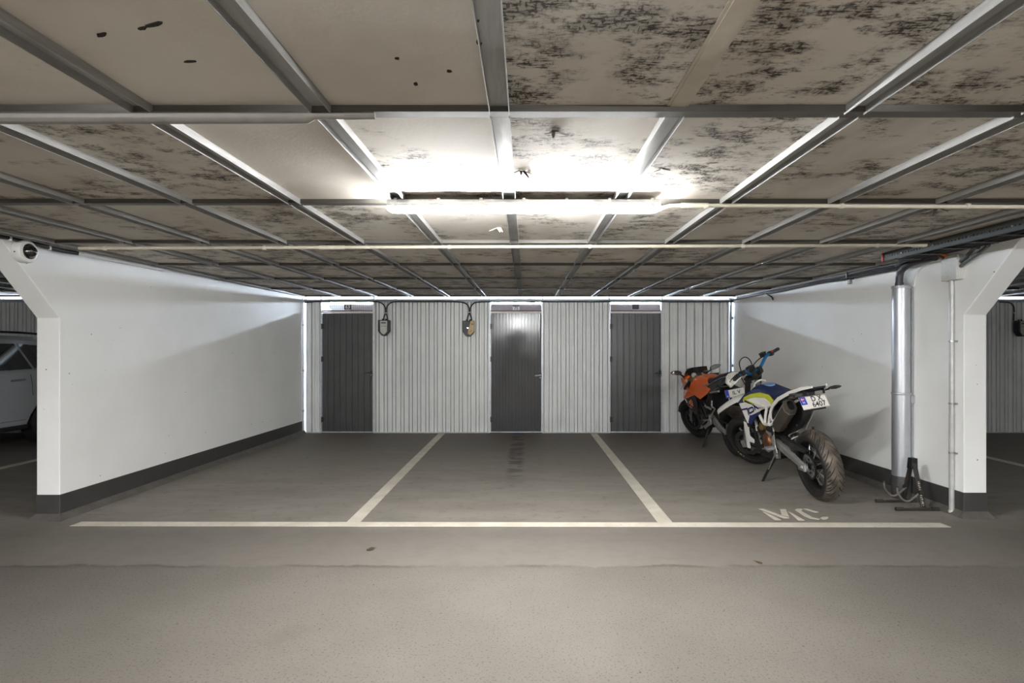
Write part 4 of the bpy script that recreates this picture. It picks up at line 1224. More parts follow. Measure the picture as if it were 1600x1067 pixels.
# ------------------------------------------------------------------ the white, navy and lime motorcycle
B1 = thing('motorcycle', 'white, navy and lime motorcycle with its rear wheel towards the drive aisle', 'motorcycle', (2.77, 5.30, 0), scale=1.06)
B1.rotation_mode = 'QUATERNION'
B1.rotation_quaternion = Quaternion((0, 0, 1), R(90)) @ Quaternion((1, 0, 0), R(-9))
st1, ax1 = steerer(1.455, .30, 26.6, 35)
rw = wheel(B1, 'rear_tyre', (0, 0, .312), .312, .162, .222, .125, n=64, spokes=28, hub_r=.055, disc=(-.075, .11, .075), sprocket=(.072, .112), rim_m=M_RIM, rubber=M_TYRE)
g = G(); g.lathe([(.226, .050), (.228, .064), (.212, .060), (.205, .040)], (0, 0, .312), (0, 1, 0), 64, closed=True); g.obj('rim_lip', M_RIMLIP, rw)
fw = wheel(B1, 'front_tyre', (1.48, 0, .30), .300, .122, .220, .095, fn=st1, n=56, spokes=24, hub_r=.045, disc=(.072, .15, .105), rim_m=M_RIM)
g = G(st1)                                              # worn yellow marks on the rim flank, as far as they can be read
def rim_mark(a, pts, r0=.232, y=.0560):
    out = []
    for u, v in pts:
        b = R(a) + u / r0; rr_ = r0 + v
        out.append((1.48 + rr_ * math.cos(b), y, .30 + rr_ * math.sin(b)))
    g.slab(out, (0, .002, 0))
rim_mark(318, [(-.050, .018), (-.030, .020), (-.028, .014), (-.050, .012)]); rim_mark(318, [(-.040, .014), (-.034, .014), (-.036, -.012), (-.042, -.012)])
for k in range(10):
    a, b = R(36 * k), R(36 * k + 36)
    rim_mark(318, [(.018 * math.cos(a) - .002, .016 * math.sin(a) + .004), (.018 * math.cos(b) - .002, .016 * math.sin(b) + .004), (.011 * math.cos(b) - .002, .010 * math.sin(b) + .004), (.011 * math.cos(a) - .002, .010 * math.sin(a) + .004)])
rim_mark(318, [(.028, .020), (.036, .020), (.040, -.012), (.032, -.012)]); rim_mark(318, [(.040, .018), (.056, .012), (.054, .006), (.038, .010)])
g.obj('rim_marks', mat('yellow mark', (214, 206, 110), .5), fw, smooth=0)

# swingarm, guard, chain
for s in (1, -1):
    g = G()
    g.loft([[(x, s * (y - t), z - h), (x, s * (y + t), z - h * .8), (x, s * (y + t), z + h * .8), (x, s * (y - t), z + h)] for x, y, z, t, h in ((.60, .085, .425, .022, .045), (.42, .108, .405, .020, .050), (.20, .118, .358, .017, .042), (.06, .122, .322, .015, .036), (-.045, .122, .303, .013, .026))])
    sw = g.obj('swingarm', M_ALU, B1, smooth=0, bevel=.008)
    if s == 1:
        g = G(); g.slab([(.38, .1315, .418), (.36, .1315, .385), (.12, .1365, .330), (.10, .1365, .345)], (0, .003, 0)); g.obj('recess', mat('shaded casting recess', (150, 148, 144), .5, .6), sw, smooth=0)
    g = G(); g.box((-.05, s * .138 - .012, .280), (.045, s * .138 + .012, .342)); g.obj('axle_block', M_ALU, B1, smooth=0, bevel=.006)
    g = G(); g.lathe([(.026, 0), (.028, .012), (.018, .018), (.018, .028), (.0, .030)], (0, s * .146, .312), (0, s, 0), 6 if s > 0 else 16); g.obj('axle_nut', M_STEEL, B1, smooth=0)
    g = G(); g.tube([(-.05, s * .126, .305), (-.085, s * .126, .298)], .007, 8); g.lathe([(.012, 0), (.012, .012)], (-.078, s * .126, .300), (-1, 0, -.2), 6); g.obj('adjuster', M_STEEL, B1)
g = G(); g.box((.36, -.09, .36), (.44, .09, .45)); g.obj('swingarm_bridge', M_ALU, B1, smooth=0, bevel=.012)
g = G(); g.slab([(.46, .105, .515), (.43, .105, .455), (.27, .108, .438), (.245, .110, .385), (.205, .110, .378), (.195, .110, .425), (-.02, .112, .440), (-.045, .112, .458), (.10, .110, .478), (.30, .107, .500)], (0, -.045, 0)); g.obj('chain_guard', mat('matt black guard', (40, 40, 41), .5), B1, smooth=0, bevel=.006)
chain_loop(B1, (0, .312), .108, (.64, .435), .045, .079)
g = G(); g.slab([(.20, .098, .312), (.30, .098, .345), (.29, .098, .300), (.20, .098, .268), (.13, .098, .262), (.12, .098, .288)], (0, -.03, 0)); g.obj('chain_guide', M_BLACK, B1, smooth=0, bevel=.006)

# engine
g = G(); g.slab([(.56, -.125, .30), (.70, -.13, .255), (.93, -.12, .25), (1.06, -.11, .36), (1.04, -.11, .50), (.90, -.11, .56), (.70, -.11, .56), (.58, -.12, .50)], (0, .245, 0)); eng = g.obj('crankcase', M_ALUD, B1, smooth=0, bevel=.02)
g = G(); g.loft([[(x0 + .13 * k * .35, -.075, .54 + .30 * k), (x0 + .16 + .13 * k * .35, -.075, .52 + .30 * k), (x0 + .16 + .13 * k * .35, .075, .52 + .30 * k), (x0 + .13 * k * .35, .075, .54 + .30 * k)] for x0 in (.80,) for k in (0, 1)]); g.obj('cylinder', M_ALUD, eng, smooth=0, bevel=.01)
g = G()
for k in range(5):
    z = .58 + k * .038
    g.box((.79 + k * .008, -.085, z), (1.0 + k * .008, .085, z + .008))
g.obj('cooling_fins', M_ALUD, eng, smooth=0)
g = G(); g.lathe([(.086, 0), (.086, .018), (.074, .034), (.04, .042), (.0, .043)], (.675, .125, .435), (0, 1, 0), 32); o = g.obj('clutch_cover', M_COPPER, eng); o['label'] = 'bronze round engine cover'
g = G(); g.lathe([(.014, .03), (.062, .036), (.062, .04), (.014, .046)], (.675, .125, .435), (0, 1, 0), 32); g.obj('cover_ring', M_COPPER, eng)
g = G()
for k in range(6):
    a = R(60 * k + 20); g.lathe([(.009, 0), (.009, .014), (0, .015)], (.675 + .092 * math.cos(a), .122, .435 + .092 * math.sin(a)), (0, 1, 0), 6)
g.obj('cover_bolts', M_STEEL, eng, smooth=0)
g = G(); g.lathe([(.040, 0), (.040, .055), (.032, .062), (.0, .062)], (.74, .105, .575), (0, 1, 0), 24); o = g.obj('starter_cap', M_GOLD, eng); o['label'] = 'dull gold cap on the engine'
g = G(); g.slab([(.60, .126, .52), (.67, .126, .545), (.64, .126, .48), (.585, .126, .36), (.70, .126, .315), (.78, .126, .33), (.79, .126, .37), (.72, .126, .345), (.63, .126, .385), (.66, .126, .46)], (0, .016, 0)); g.obj('side_plate', mat('pale frame casting', (190, 186, 178), .4, .6), eng, smooth=0, bevel=.005)
g = G(); g.tube([(.92, .12, .50), (.86, .14, .44), (.82, .145, .38)], .011, 8, sub=4); g.obj('oil_hose', M_STEEL, eng)
g = G(); g.tube([(1.02, .10, .50), (.96, .135, .46), (.88, .145, .42), (.80, .14, .46)], .008, 8, sub=4); g.obj('cable', M_RUBBER, eng)
g = G(); g.tube([(1.02, .05, .66), (1.10, .06, .60), (1.09, .05, .45), (1.0, .04, .30), (.80, -.02, .24), (.62, -.09, .30), (.50, -.10, .45), (.42, .0, .58), (.40, .10, .63)], .021, 12, sub=5); g.obj('exhaust_pipe', M_SILENCER, B1)
g = G(); g.slab([(.66, -.11, .262), (.96, -.11, .25), (1.08, -.10, .36), (1.10, -.10, .34), (.98, -.11, .225), (.66, -.11, .24)], (0, .22, 0)); g.obj('skid_plate', M_BLACK, B1, smooth=0, bevel=.006)
# foot pegs and shifter, heel guards
for s in (1, -1):
    g = G(); g.slab([(.46, s * .15, .54), (.52, s * .15, .50), (.53, s * .15, .42), (.48, s * .15, .34), (.44, s * .15, .36), (.47, s * .15, .43)], (0, s * .010, 0)); g.obj('heel_guard', M_ALU, B1, smooth=0, bevel=.004)
    g = G(); g.box((.455, s * .165 - .0, .395), (.505, s * .25, .415)) if s > 0 else g.box((.455, -.25, .395), (.505, -.165, .415))
    fp = g.obj('foot_peg', M_STEEL, B1, smooth=0, bevel=.003)
    g = G()
    for k in range(5):
        yy = s * (.175 + .017 * k)
        g.box((.455, yy - .004, .413), (.465, yy + .004, .424)); g.box((.495, yy - .004, .413), (.505, yy + .004, .424))
    g.obj('peg_teeth', M_STEEL, fp, smooth=0)
g = G(); g.tube([(.56, .145, .40), (.62, .158, .375), (.70, .162, .36), (.705, .195, .36)], .008, 8, sub=3); g.obj('shift_lever', M_STEEL, B1)
# trellis frame in white
for s in (1, -1):
    for pts, r_ in (([(1.12, s * .05, .92), (.80, s * .14, .735), (.69, s * .150, .628), (.62, s * .150, .612), (.53, s * .145, .622)], .0155),
                    ([(.56, s * .12, .84), (.60, s * .148, .71), (.64, s * .150, .618)], .0145),
                    ([(.47, s * .12, .80), (.52, s * .145, .70), (.56, s * .148, .62)], .0135),
                    ([(.80, s * .14, .735), (.58, s * .13, .79), (.45, s * .12, .82)], .0135),
                    ([(.56, s * .14, .63), (.545, s * .14, .665), (.50, s * .14, .69)], .011),
                    ([(1.14, s * .04, .80), (.98, s * .11, .62), (.92, s * .13, .50)], .0145),
                    ([(.54, s * .14, .61), (.28, s * .12, .78), (.0, s * .09, .90)], .012)):
        g = G(); g.tube(pts, r_, 10, sub=4); g.obj('frame_tube', mat('white frame tube', (218, 215, 208), .4), B1)
g = G(); g.slab([(.545, .128, .64), (.50, .130, .60), (.48, .13, .53), (.66, .13, .545), (.66, .125, .60)], (0, .018, 0)); g.obj('sprocket_cover', M_BLACK, B1, smooth=0, bevel=.008)
g = G(); g.box((.62, -.09, .58), (.80, .11, .72)); g.obj('throttle_body', M_ALUD, B1, smooth=0, bevel=.02)
g = G(); g.loft([ellipse_ring(x, 0, .70, .09, .10, 14) for x in (.38, .42, .60, .64)]); g.obj('airbox', M_BLACK, B1)
g = G(); g.tube([(.34, -.02, .36), (.52, -.02, .66)], .035, 14); sh1 = g.obj('shock_absorber', M_BLACK, B1)
g = G()
hel = [(.355 + .14 * k / 60 + .048 * math.cos(k * .63) * .85, -.02 + .048 * math.sin(k * .63), .385 + .235 * k / 60 - .02 * math.cos(k * .63)) for k in range(61)]
g.tube(hel, .006, 6); g.obj('spring', M_MWHITE, sh1)

# bodywork
g = G()
rings = []
for x, zt, hw, zb in ((-.17, 1.008, .045, .985), (-.05, 1.002, .065, .965), (.10, .985, .085, .935), (.25, .955, .105, .895), (.40, .932, .118, .855), (.52, .930, .120, .835), (.62, .945, .118, .830), (.72, .972, .115, .835), (.82, .985, .112, .845), (.92, .972, .108, .852), (1.02, .935, .098, .850), (1.10, .885, .080, .835)):
    zm, hh = (zt + zb) / 2, (zt - zb) / 2
    rings.append(ellipse_ring(x, 0, zm, hw, hh, 20, 3.2))
g.loft(rings); seat = g.obj('seat', M_SEAT, B1, smooth=60)
g = G(); g.loft([ellipse_ring(x, 0, z, w_, .004, 20, 2.0) for x, z, w_ in ((.700, .9675, .008), (.712, .971, .035), (.74, .9785, .052), (.775, .984, .056), (.81, .9865, .046), (.835, .9865, .026), (.845, .986, .008))]); g.obj('seat_badge', mat('grey blue badge', (120, 150, 190), .5), seat)
g = G(); g.tube([(.36, .122, .905), (.50, .126, .895), (.70, .121, .905)], .0025, 5, sub=4); g.obj('seam', M_BLACK, seat)
for s in (1, -1):
    Y = lambda v: [(x, s * y, z) for x, y, z in v]
    # navy upper of the shroud, wrapping over to the seat
    g = G(); g.slab(Y([(1.085, .222, .808), (1.03, .185, .868), (.915, .130, .930), (.78, .112, .955), (.60, .118, .93), (.44, .128, .87), (.46, .130, .835), (.70, .155, .83), (.95, .205, .80), (1.05, .222, .780)]), (0, -s * .014, 0)); g.obj('shroud_top', M_NAVY, B1, smooth=0, bevel=.004)
    g = G(); g.slab(Y([(1.048, .232, .793), (.915, .218, .815), (.80, .195, .79), (.665, .166, .752), (.752, .168, .715), (.874, .202, .668), (.915, .219, .595), (.93, .222, .60)]), (0, -s * .012, 0)); shr = g.obj('radiator_shroud', M_MWHITE, B1, smooth=0, bevel=.004)
    g = G(); g.slab(Y([(1.06, .233, .80), (1.085, .226, .806), (.935, .222, .583), (.915, .221, .592)]), (0, -s * .016, 0)); g.obj('shroud_edge', M_NAVY, B1, smooth=0, bevel=.003)
    g = G(); g.slab(Y([(.755, .1705, .728), (.875, .204, .682), (.905, .2195, .606), (.87, .208, .585), (.80, .18, .66), (.70, .163, .715)]), (0, -s * .014, 0)); g.obj('shroud_lower', M_NAVY, B1, smooth=0, bevel=.003)
    g = G(); g.slab(Y([(.990, .199, .856), (.862, .172, .899), (.685, .142, .925), (.49, .137, .916), (.404, .134, .868), (.452, .143, .822), (.482, .143, .850), (.576, .148, .884), (.781, .168, .872), (.944, .200, .838)]), (0, -s * .008, 0)); g.obj('lime_stripe', M_LIME, B1, smooth=0, bevel=.002)
    g = G(); g.slab(Y([(.944, .201, .836), (.781, .169, .870), (.576, .149, .882), (.482, .144, .848), (.452, .144, .820), (.56, .147, .79), (.721, .163, .772)]), (0, -s * .010, 0)); g.obj('side_panel', M_MWHITE, B1, smooth=0, bevel=.002)
    g = G(); g.slab(Y([(.985, .203, .848), (.93, .203, .842), (.76, .182, .806), (.80, .188, .796), (.862, .199, .797), (.95, .212, .806), (.98, .212, .826)]), (0, -s * .006, 0)); pk = g.obj('lime_scoop', M_LIME, B1, smooth=0)
    g = G(); g.slab(Y([(.935, .204, .834), (.78, .186, .806), (.86, .200, .803), (.94, .213, .814)]), (0, s * .002, 0)); g.obj('scoop_mouth', M_BLACK, pk, smooth=0)
    # big numerals of the shroud as navy strokes
    def stroke(a, b, w_=.017):
        a, b = Vector(a), Vector(b); d = (b - a).normalized(); n_ = Vector((d.z, 0, -d.x)) * w_ / 2
        g.slab([tuple(p) for p in (Vector((a.x, s * a.y, a.z)) + n_, Vector((b.x, s * b.y, b.z)) + n_, Vector((b.x, s * b.y, b.z)) - n_, Vector((a.x, s * a.y, a.z)) - n_)], (0, s * .003, 0))
    g = G()
    stroke((1.015, .2265, .727), (.885, .211, .752)); stroke((.889, .211, .754), (.882, .208, .680))
    stroke((.872, .2075, .748), (.785, .194, .774)); stroke((.868, .2075, .750), (.862, .206, .702)); stroke((.862, .206, .702), (.778, .190, .735)); stroke((.782, .193, .776), (.776, .190, .733))
    stroke((.752, .189, .788), (.746, .185, .744)); stroke((.752, .187, .788), (.690, .174, .764)); 
    g.obj('numerals', mat('navy decal', (24, 26, 84), .4), shr, smooth=0)
    # tail panel: a curved white edge running from the tail tip down behind the silencer
    path = [(-.24, .062, 1.030), (-.10, .090, 1.010), (.10, .115, .958), (.295, .130, .892), (.42, .140, .820), (.498, .141, .748), (.503, .141, .685), (.462, .141, .640), (.470, .141, .600), (.492, .141, .560)]
    wd = [.018, .030, .034, .036, .036, .034, .030, .026, .024, .018]
    g = G(); rings = []
    for i, (p, w_) in enumerate(zip(path, wd)):
        p = Vector(p); a = Vector(path[max(i - 1, 0)]); b = Vector(path[min(i + 1, len(path) - 1)])
        d = (b - a).normalized(); n_ = Vector((-d.z, 0, d.x))
        p.y *= s
        rings.append([p - n_ * w_ * .5 + Vector((0, -s * .006, 0)), p + n_ * w_ * .5 + Vector((0, -s * .006, 0)), p + n_ * w_ * .5 + Vector((0, s * .004, 0)), p - n_ * w_ * .5 + Vector((0, s * .004, 0))])
    g.loft(rings); g.obj('tail_panel', M_MWHITE, B1, smooth=30, bevel=.002)
    g = G(); g.slab(Y([(.47, .138, .66), (.50, .138, .75), (.43, .136, .81), (.30, .125, .885), (.12, .110, .95), (.30, .118, .90), (.47, .128, .85), (.52, .136, .78), (.545, .138, .70), (.53, .138, .56), (.50, .138, .56)]), (0, -s * .006, 0)); g.obj('tail_inner', M_NAVY, B1, smooth=0)
g = G(); g.slab([(-.22, -.070, 1.02), (.10, -.118, .955), (.30, -.132, .89), (.43, -.142, .81), (.50, -.143, .74), (.56, -.143, .56), (.42, -.140, .548), (.13, -.128, .795), (-.05, -.10, .90)], (0, .006, 0)); g.obj('side_cover', M_MWHITE, B1, smooth=0, bevel=.002)
g = G(); g.loft([[(x, -h, z), (x, h, z), (x, h * .94, z - t), (x, -h * .94, z - t)] for x, h, z, t in ((-.235, .052, 1.026, .014), (-.10, .082, 1.004, .03), (.10, .106, .952, .05), (.25, .112, .90, .06))]); g.obj('tail_underside', M_BLACK, B1, smooth=0)
FN = [(-.02, .845), (.05, .895), (.30, .86), (.50, .74), (.585, .56), (.40, .515), (.20, .585), (.10, .660), (.02, .735)]
g = G(); g.loft([[(x + dx, y, z) for x, z in FN] for y, dx in ((-.118, .21), (-.06, .12), (.047, .03))]); g.obj('inner_fender', mat('matt black fender', (17, 17, 18), .6), B1, smooth=0, bevel=.01)
g = G(); g.lathe([(.014, 0), (.014, .006), (.009, .008), (.009, .002), (.0, .002)], (.19, .047, .645), (0, 1, 0), 16); g.obj('fender_bolt', M_ALUD, B1)
g = G(); g.loft([[(-.05, -.06, .985), (-.05, .07, .985), (-.06, .07, .93), (-.06, -.06, .93)], [(-.150, -.075, .995), (-.150, .10, .995), (-.165, .10, .955), (-.165, -.075, .955)], [(-.190, -.06, .985), (-.190, .09, .985), (-.20, .09, .955), (-.20, -.06, .955)]]); tb = g.obj('tail_block', M_BLACK, B1, smooth=0, bevel=.006)
g = G(); g.box((-.212, -.035, .957), (-.192, .03, .988)); g.obj('tail_light', mat('grey lamp glass', (120, 116, 110), .2, coat=.6), tb, smooth=0, bevel=.005)
g = G(); g.loft([[(-.12, .16, .965), (-.12, .165, .95), (.05, .14, .945), (.05, .135, .96)], [(-.14, .06, .985), (-.14, .065, .945), (.04, .06, .94), (.04, .055, .97)]]); g.obj('plate_bracket', M_BLACK, tb, smooth=0)
# silencer: hexagonal can with an oval mouth
a0, a1 = Vector((.42, .125, .612)), Vector((.055, .148, .838))
axs = (a1 - a0).normalized(); ux = Vector((0, 1, 0)); uz = axs.cross(ux).normalized()
if uz.z < 0: uz = -uz
hexa = [(-.5, .95), (.5, .95), (.98, .35), (.98, -.40), (.45, -.98), (-.45, -.98), (-.98, -.40), (-.98, .35)]
def hx(p, sc): return [p + ux * (a * .056 * sc) + uz * (b * .068 * sc) for a, b in hexa]
g = G(); g.loft([hx(a0 - axs * .05, .45), hx(a0, .80), hx(a0 + axs * .05, .96), hx(a0.lerp(a1, .6), 1.0), hx(a1, 1.0)]); sil = g.obj('silencer', M_SILENCER, B1, smooth=20, bevel=.004)
g = G(); g.loft([hx(a1 - axs * .004, 1.035), hx(a1 + axs * .010, 1.035)]); g.obj('band', M_STEEL, sil, smooth=0)
e0 = a1 + axs * .010
def oval(p, w_, h_, n=24): return [p + ux * (w_ * math.cos(2 * math.pi * k / n)) + uz * (h_ * math.copysign(abs(math.sin(2 * math.pi * k / n)) ** .6, math.sin(2 * math.pi * k / n))) for k in range(n)]
g = G()
h24 = []
hp = hx(e0, 1.0)
for k in range(8):
    for f in range(3): h24.append(hp[k].lerp(hp[(k + 1) % 8], f / 3))
# start both rings at the same side
cen = e0
ang = lambda p, c: math.atan2((p - c).dot(uz), (p - c).dot(ux)) % (2 * math.pi)
h24.sort(key=lambda p: ang(p, e0))
e1 = e0 + axs * .038
o24 = sorted(oval(e1, .046, .060), key=lambda p: ang(p, e1)); o24b = sorted(oval(e1, .027, .044), key=lambda p: ang(p, e1)); o24c = sorted(oval(e1 - axs * .034, .027, .044), key=lambda p: ang(p, e1 - axs * .034))
g.loft([h24, [p.lerp(q, .5) + axs * .008 for p, q in zip(h24, o24)], o24, o24b], caps=False); g.obj('end_cap', M_SILENCER, sil, smooth=30)
g = G(); g.loft([o24b, o24c], caps=False); g.add(o24c, [list(range(24))]); g.obj('mouth', mat('soot black', (8, 8, 8), .9), sil, smooth=0)
# number plate on its arm
pl, q, rt, up, nor = plate(B1, 'number_plate', (-.175, .160, .948), (0, -1, .012), (.52, 0, .85), .225, .118, ('DX', '6407'), .05, .052)
text_on('lettering', 'D X', .066, q(.140, .033, .0022), rt, up, M_INK, pl, sx=.8)
text_on('lettering', '6407', .066, q(.143, .085, .0022), rt, up, M_INK, pl, sx=.86)
g = G()
for (a, b, c_, d, mm) in ((.010, .012, .040, .034, 0),):
    g.slab([q(a, b, .0026), q(c_, b, .0026), q(c_, d, .0026), q(a, d, .0026)], nor * .0005)
fl = g.obj('flag_field', mat('flag red', (170, 70, 120), .5), pl, smooth=0)
g = G(); g.slab([q(.010, .021, .0031), q(.040, .021, .0031), q(.040, .025, .0031), q(.010, .025, .0031)], nor * .0004); g.slab([q(.018, .012, .0031), q(.022, .012, .0031), q(.022, .034, .0031), q(.018, .034, .0031)], nor * .0004); g.obj('flag_cross', M_PLATE, pl, smooth=0)
text_on('country_letter', 'N', .026, q(.026, .053, .0028), rt, up, M_PLATE, pl)
g = G(); g.slab([(-.155, -.03, .935), (-.155, .08, .935), (-.235, .08, .835), (-.235, -.03, .835)], (.012, 0, 0)); g.obj('plate_holder', M_BLACK, B1, smooth=0)
for s in (-1, 1):
    g = G(); g.tube([(-.06, s * .07, .955), (-.07, s * (.165 if s < 0 else .10), .968 if s < 0 else .945)], .008, 8); ind = g.obj('indicator_stalk', M_BLACK, B1)
    c_ = Vector((-.07, s * .215, .975)) if s < 0 else Vector((-.06, .135, .940))
    g = G(); g.loft([[c_ + Vector((.030 * k * math.cos(a), s * d_, .017 * k * math.sin(a))) for a in [2 * math.pi * i / 12 for i in range(12)]] for d_, k in ((-.055, .35), (-.035, .8), (0, 1), (.035, .8), (.055, .25))]); g.obj('indicator', mat('smoked indicator', (60, 54, 48), .25, coat=.4), ind)

# front end, all turned to the left lock
def fork_pt(s_, y): return Vector((1.48 - .448 * s_, y, .30 + .894 * s_))
for s in (1, -1):
    g = G(st1); g.tube([fork_pt(.36, s * .105), fork_pt(.88, s * .105)], .029, 16); g.obj('fork_tube', M_BLACK, B1)
    g = G(st1); g.tube([fork_pt(.02, s * .105), fork_pt(.38, s * .105)], .023, 14); g.obj('fork_slider', M_STEEL, B1)
    g = G(st1)
    f0 = lambda s_, dx, dy: fork_pt(s_, s * .105) + Vector((dx * .894, s * dy, dx * .448))
    g.slab([(x - .02, s * .128, z) for x, z in ((1.372, .592), (1.322, .560), (1.365, .414), (1.318, .350), (1.345, .322), (1.405, .345), (1.425, .258), (1.468, .272), (1.425, .415))], (0, s * .008, 0)); g.obj('fork_guard', M_MWHITE, B1, smooth=0, bevel=.003)
    g = G(st1); g.box((1.455, s * .105 - .026, .27), (1.515, s * .105 + .026, .35)); g.obj('axle_lug', M_ALU, B1, smooth=0, bevel=.008)
g = G(st1); g.box((1.34, .060, .30), (1.40, .112, .42)); g.obj('brake_caliper', M_BLACK, B1, smooth=0, bevel=.01)
g = G(st1); g.tube([(1.37, .10, .42), (1.30, .14, .60), (1.20, .13, .85), (1.10, .12, 1.05)], .005, 6, sub=4); g.obj('brake_hose', M_RUBBER, B1)
for s_, th in ((.62, .034), (.84, .03)):
    c_ = fork_pt(s_, 0)
    g = G(st1); a_ = Vector((.894, 0, .448)); b_ = Vector((-.448, 0, .894))
    g.slab([c_ + a_ * .030 + Vector((0, -.06, 0)), c_ + a_ * .032 + Vector((0, -.136, 0)), c_ - a_ * .032 + Vector((0, -.136, 0)), c_ - a_ * .060 + Vector((0, -.04, 0)), c_ - a_ * .060 + Vector((0, .04, 0)), c_ - a_ * .032 + Vector((0, .136, 0)), c_ + a_ * .032 + Vector((0, .136, 0)), c_ + a_ * .030 + Vector((0, .06, 0))], b_ * th); g.obj('fork_clamp', M_ALUD, B1, smooth=0, bevel=.006)
g = G(st1)                                               # high white front mudguard
rings = []
for x, z, w_ in ((1.22, .815, .055), (1.29, .850, .070), (1.38, .848, .078), (1.50, .810, .078), (1.60, .772, .072), (1.70, .728, .055), (1.765, .692, .025)):
    rings.append([(x, -w_, z - .045), (x, -w_ * .75, z - .005), (x, 0, z + .010), (x, w_ * .75, z - .005), (x, w_, z - .045), (x, w_ - .008, z - .047), (x, w_ * .7, z - .016), (x, 0, z - .003), (x, -w_ * .7, z - .016), (x, -w_ + .008, z - .047)])
g.loft(rings); g.obj('front_mudguard', M_MWHITE, B1, smooth=50)
g = G(st1); g.loft([ellipse_ring(x, 0, z, w_, h_, 16, 3) for x, z, w_, h_ in ((1.17, 1.05, .06, .045), (1.23, 1.04, .075, .062), (1.29, 1.015, .07, .062), (1.325, 1.0, .045, .04))]); hl = g.obj('headlight_mask', M_MWHITE, B1, smooth=50)
g = G(st1); g.loft([ellipse_ring(x, 0, 1.002, w_, .036, 14, 2.5) for x, w_ in ((1.315, .056), (1.340, .050))]); g.obj('headlight', mat('clear headlight', (190, 196, 200), .06, coat=1), hl)
# bars
bar = [(1.003, .415, 1.182), (1.000, .29, 1.190), (1.018, .20, 1.186), (1.055, .10, 1.112), (1.066, .0, 1.104), (1.055, -.10, 1.112), (1.018, -.20, 1.186), (1.000, -.29, 1.190), (1.003, -.415, 1.182)]
g = G(st1); g.tube(bar, .0165, 12, sub=5); hb = g.obj('handlebar', M_BLUEAL, B1); hb['label'] = 'blue handlebar'
for s in (1, -1):
    g = G(st1); g.tube([(1.003, s * .42, 1.182), (1.002, s * .41, 1.182), (1.001, s * .30, 1.189), (1.001, s * .29, 1.189)], [.013, .0185, .0185, .022], 12); g.obj('grip', M_RUBBER, hb)
    g = G(st1); g.box((.975, s * .265 - .022, 1.165), (1.03, s * .265 + .022, 1.215)); sg = g.obj('switch_block', M_BLACK, hb, smooth=0, bevel=.006)
    if s < 0:
        g = G(st1); g.box((.968, -.278, 1.20), (.982, -.254, 1.222)); g.obj('stop_switch', mat('red switch', (176, 52, 40), .5), sg, smooth=0, bevel=.003)
    g = G(st1); g.tube([(1.045, s * .235, 1.185), (1.085, s * .26, 1.180), (1.085, s * .33, 1.172), (1.080, s * .40, 1.165)], [.010, .008, .006, .007], 8, sub=3); g.obj('lever', M_ALUD if s > 0 else M_STEEL, hb)
    g = G(st1); g.box((1.045 - .026, s * .055 - .022, 1.06), (1.045 + .030, s * .055 + .022, 1.128)); g.obj('bar_clamp', M_ALUD, hb, smooth=0, bevel=.005)
g = G(st1); g.box((1.025, -.235, 1.185), (1.08, -.180, 1.225)); rs = g.obj('brake_reservoir', M_BLACK, hb, smooth=0, bevel=.006)
g = G(st1); g.box((1.023, -.238, 1.225), (1.082, -.177, 1.232)); g.obj('reservoir_lid', M_ALUD, rs, smooth=0, bevel=.002)
g = G(st1)                                               # left hand guard
rings = []
for y, dx, z0, z1 in ((.20, .09, 1.125, 1.185), (.25, .12, 1.10, 1.215), (.32, .13, 1.085, 1.225), (.39, .11, 1.09, 1.222), (.435, .06, 1.12, 1.210), (.445, .02, 1.150, 1.200)):
    x = 1.003 + dx
    rings.append([(x, y, z0), (x + .03, y + .006, (z0 + z1) / 2), (x - .006, y, z1), (x - .011, y - .003, z1 - .002), (x + .024, y + .001, (z0 + z1) / 2), (x - .006, y - .003, z0 + .002)])
g.loft(rings); g.obj('hand_guard', M_MWHITE, hb, smooth=50)
g = G(st1); g.loft([ellipse_ring(x, 0, 1.135, w_, .034, 14, 4) for x, w_ in ((1.085, .052), (1.095, .060), (1.12, .060), (1.13, .05))]); g.obj('instrument', M_BLACK, hb)
g = G(st1); g.lathe([(.028, 0), (.028, .02), (.020, .026), (.0, .026)], (1.085, .03, 1.055), (-.448, 0, .894), 20); g.obj('ignition_lock', M_ALU, hb)
g = G(st1); g.loft([[Vector((1.055, .045, .985)) + Vector((-.012 + .024 * k, .032 * math.cos(a), .040 * math.sin(a))) for a in [2 * math.pi * i / 14 for i in range(14)]] for k in (0, 1)]); g.obj('horn', mat('grey horn disc', (120, 120, 120), .4, .5), hb)
for pts in ([(1.045, .22, 1.20), (1.09, .14, 1.27), (1.10, .03, 1.285), (1.11, -.05, 1.22), (1.13, -.07, 1.08), (1.14, -.05, .95)], [(1.05, -.23, 1.19), (1.10, -.13, 1.17), (1.15, -.04, 1.10), (1.17, .03, .98)], [(1.05, .24, 1.19), (1.12, .17, 1.14), (1.15, .12, 1.02), (1.14, .10, .90)]):
    g = G(st1); g.tube(pts, .0055, 7, sub=5); g.obj('control_cable', M_RUBBER, hb)
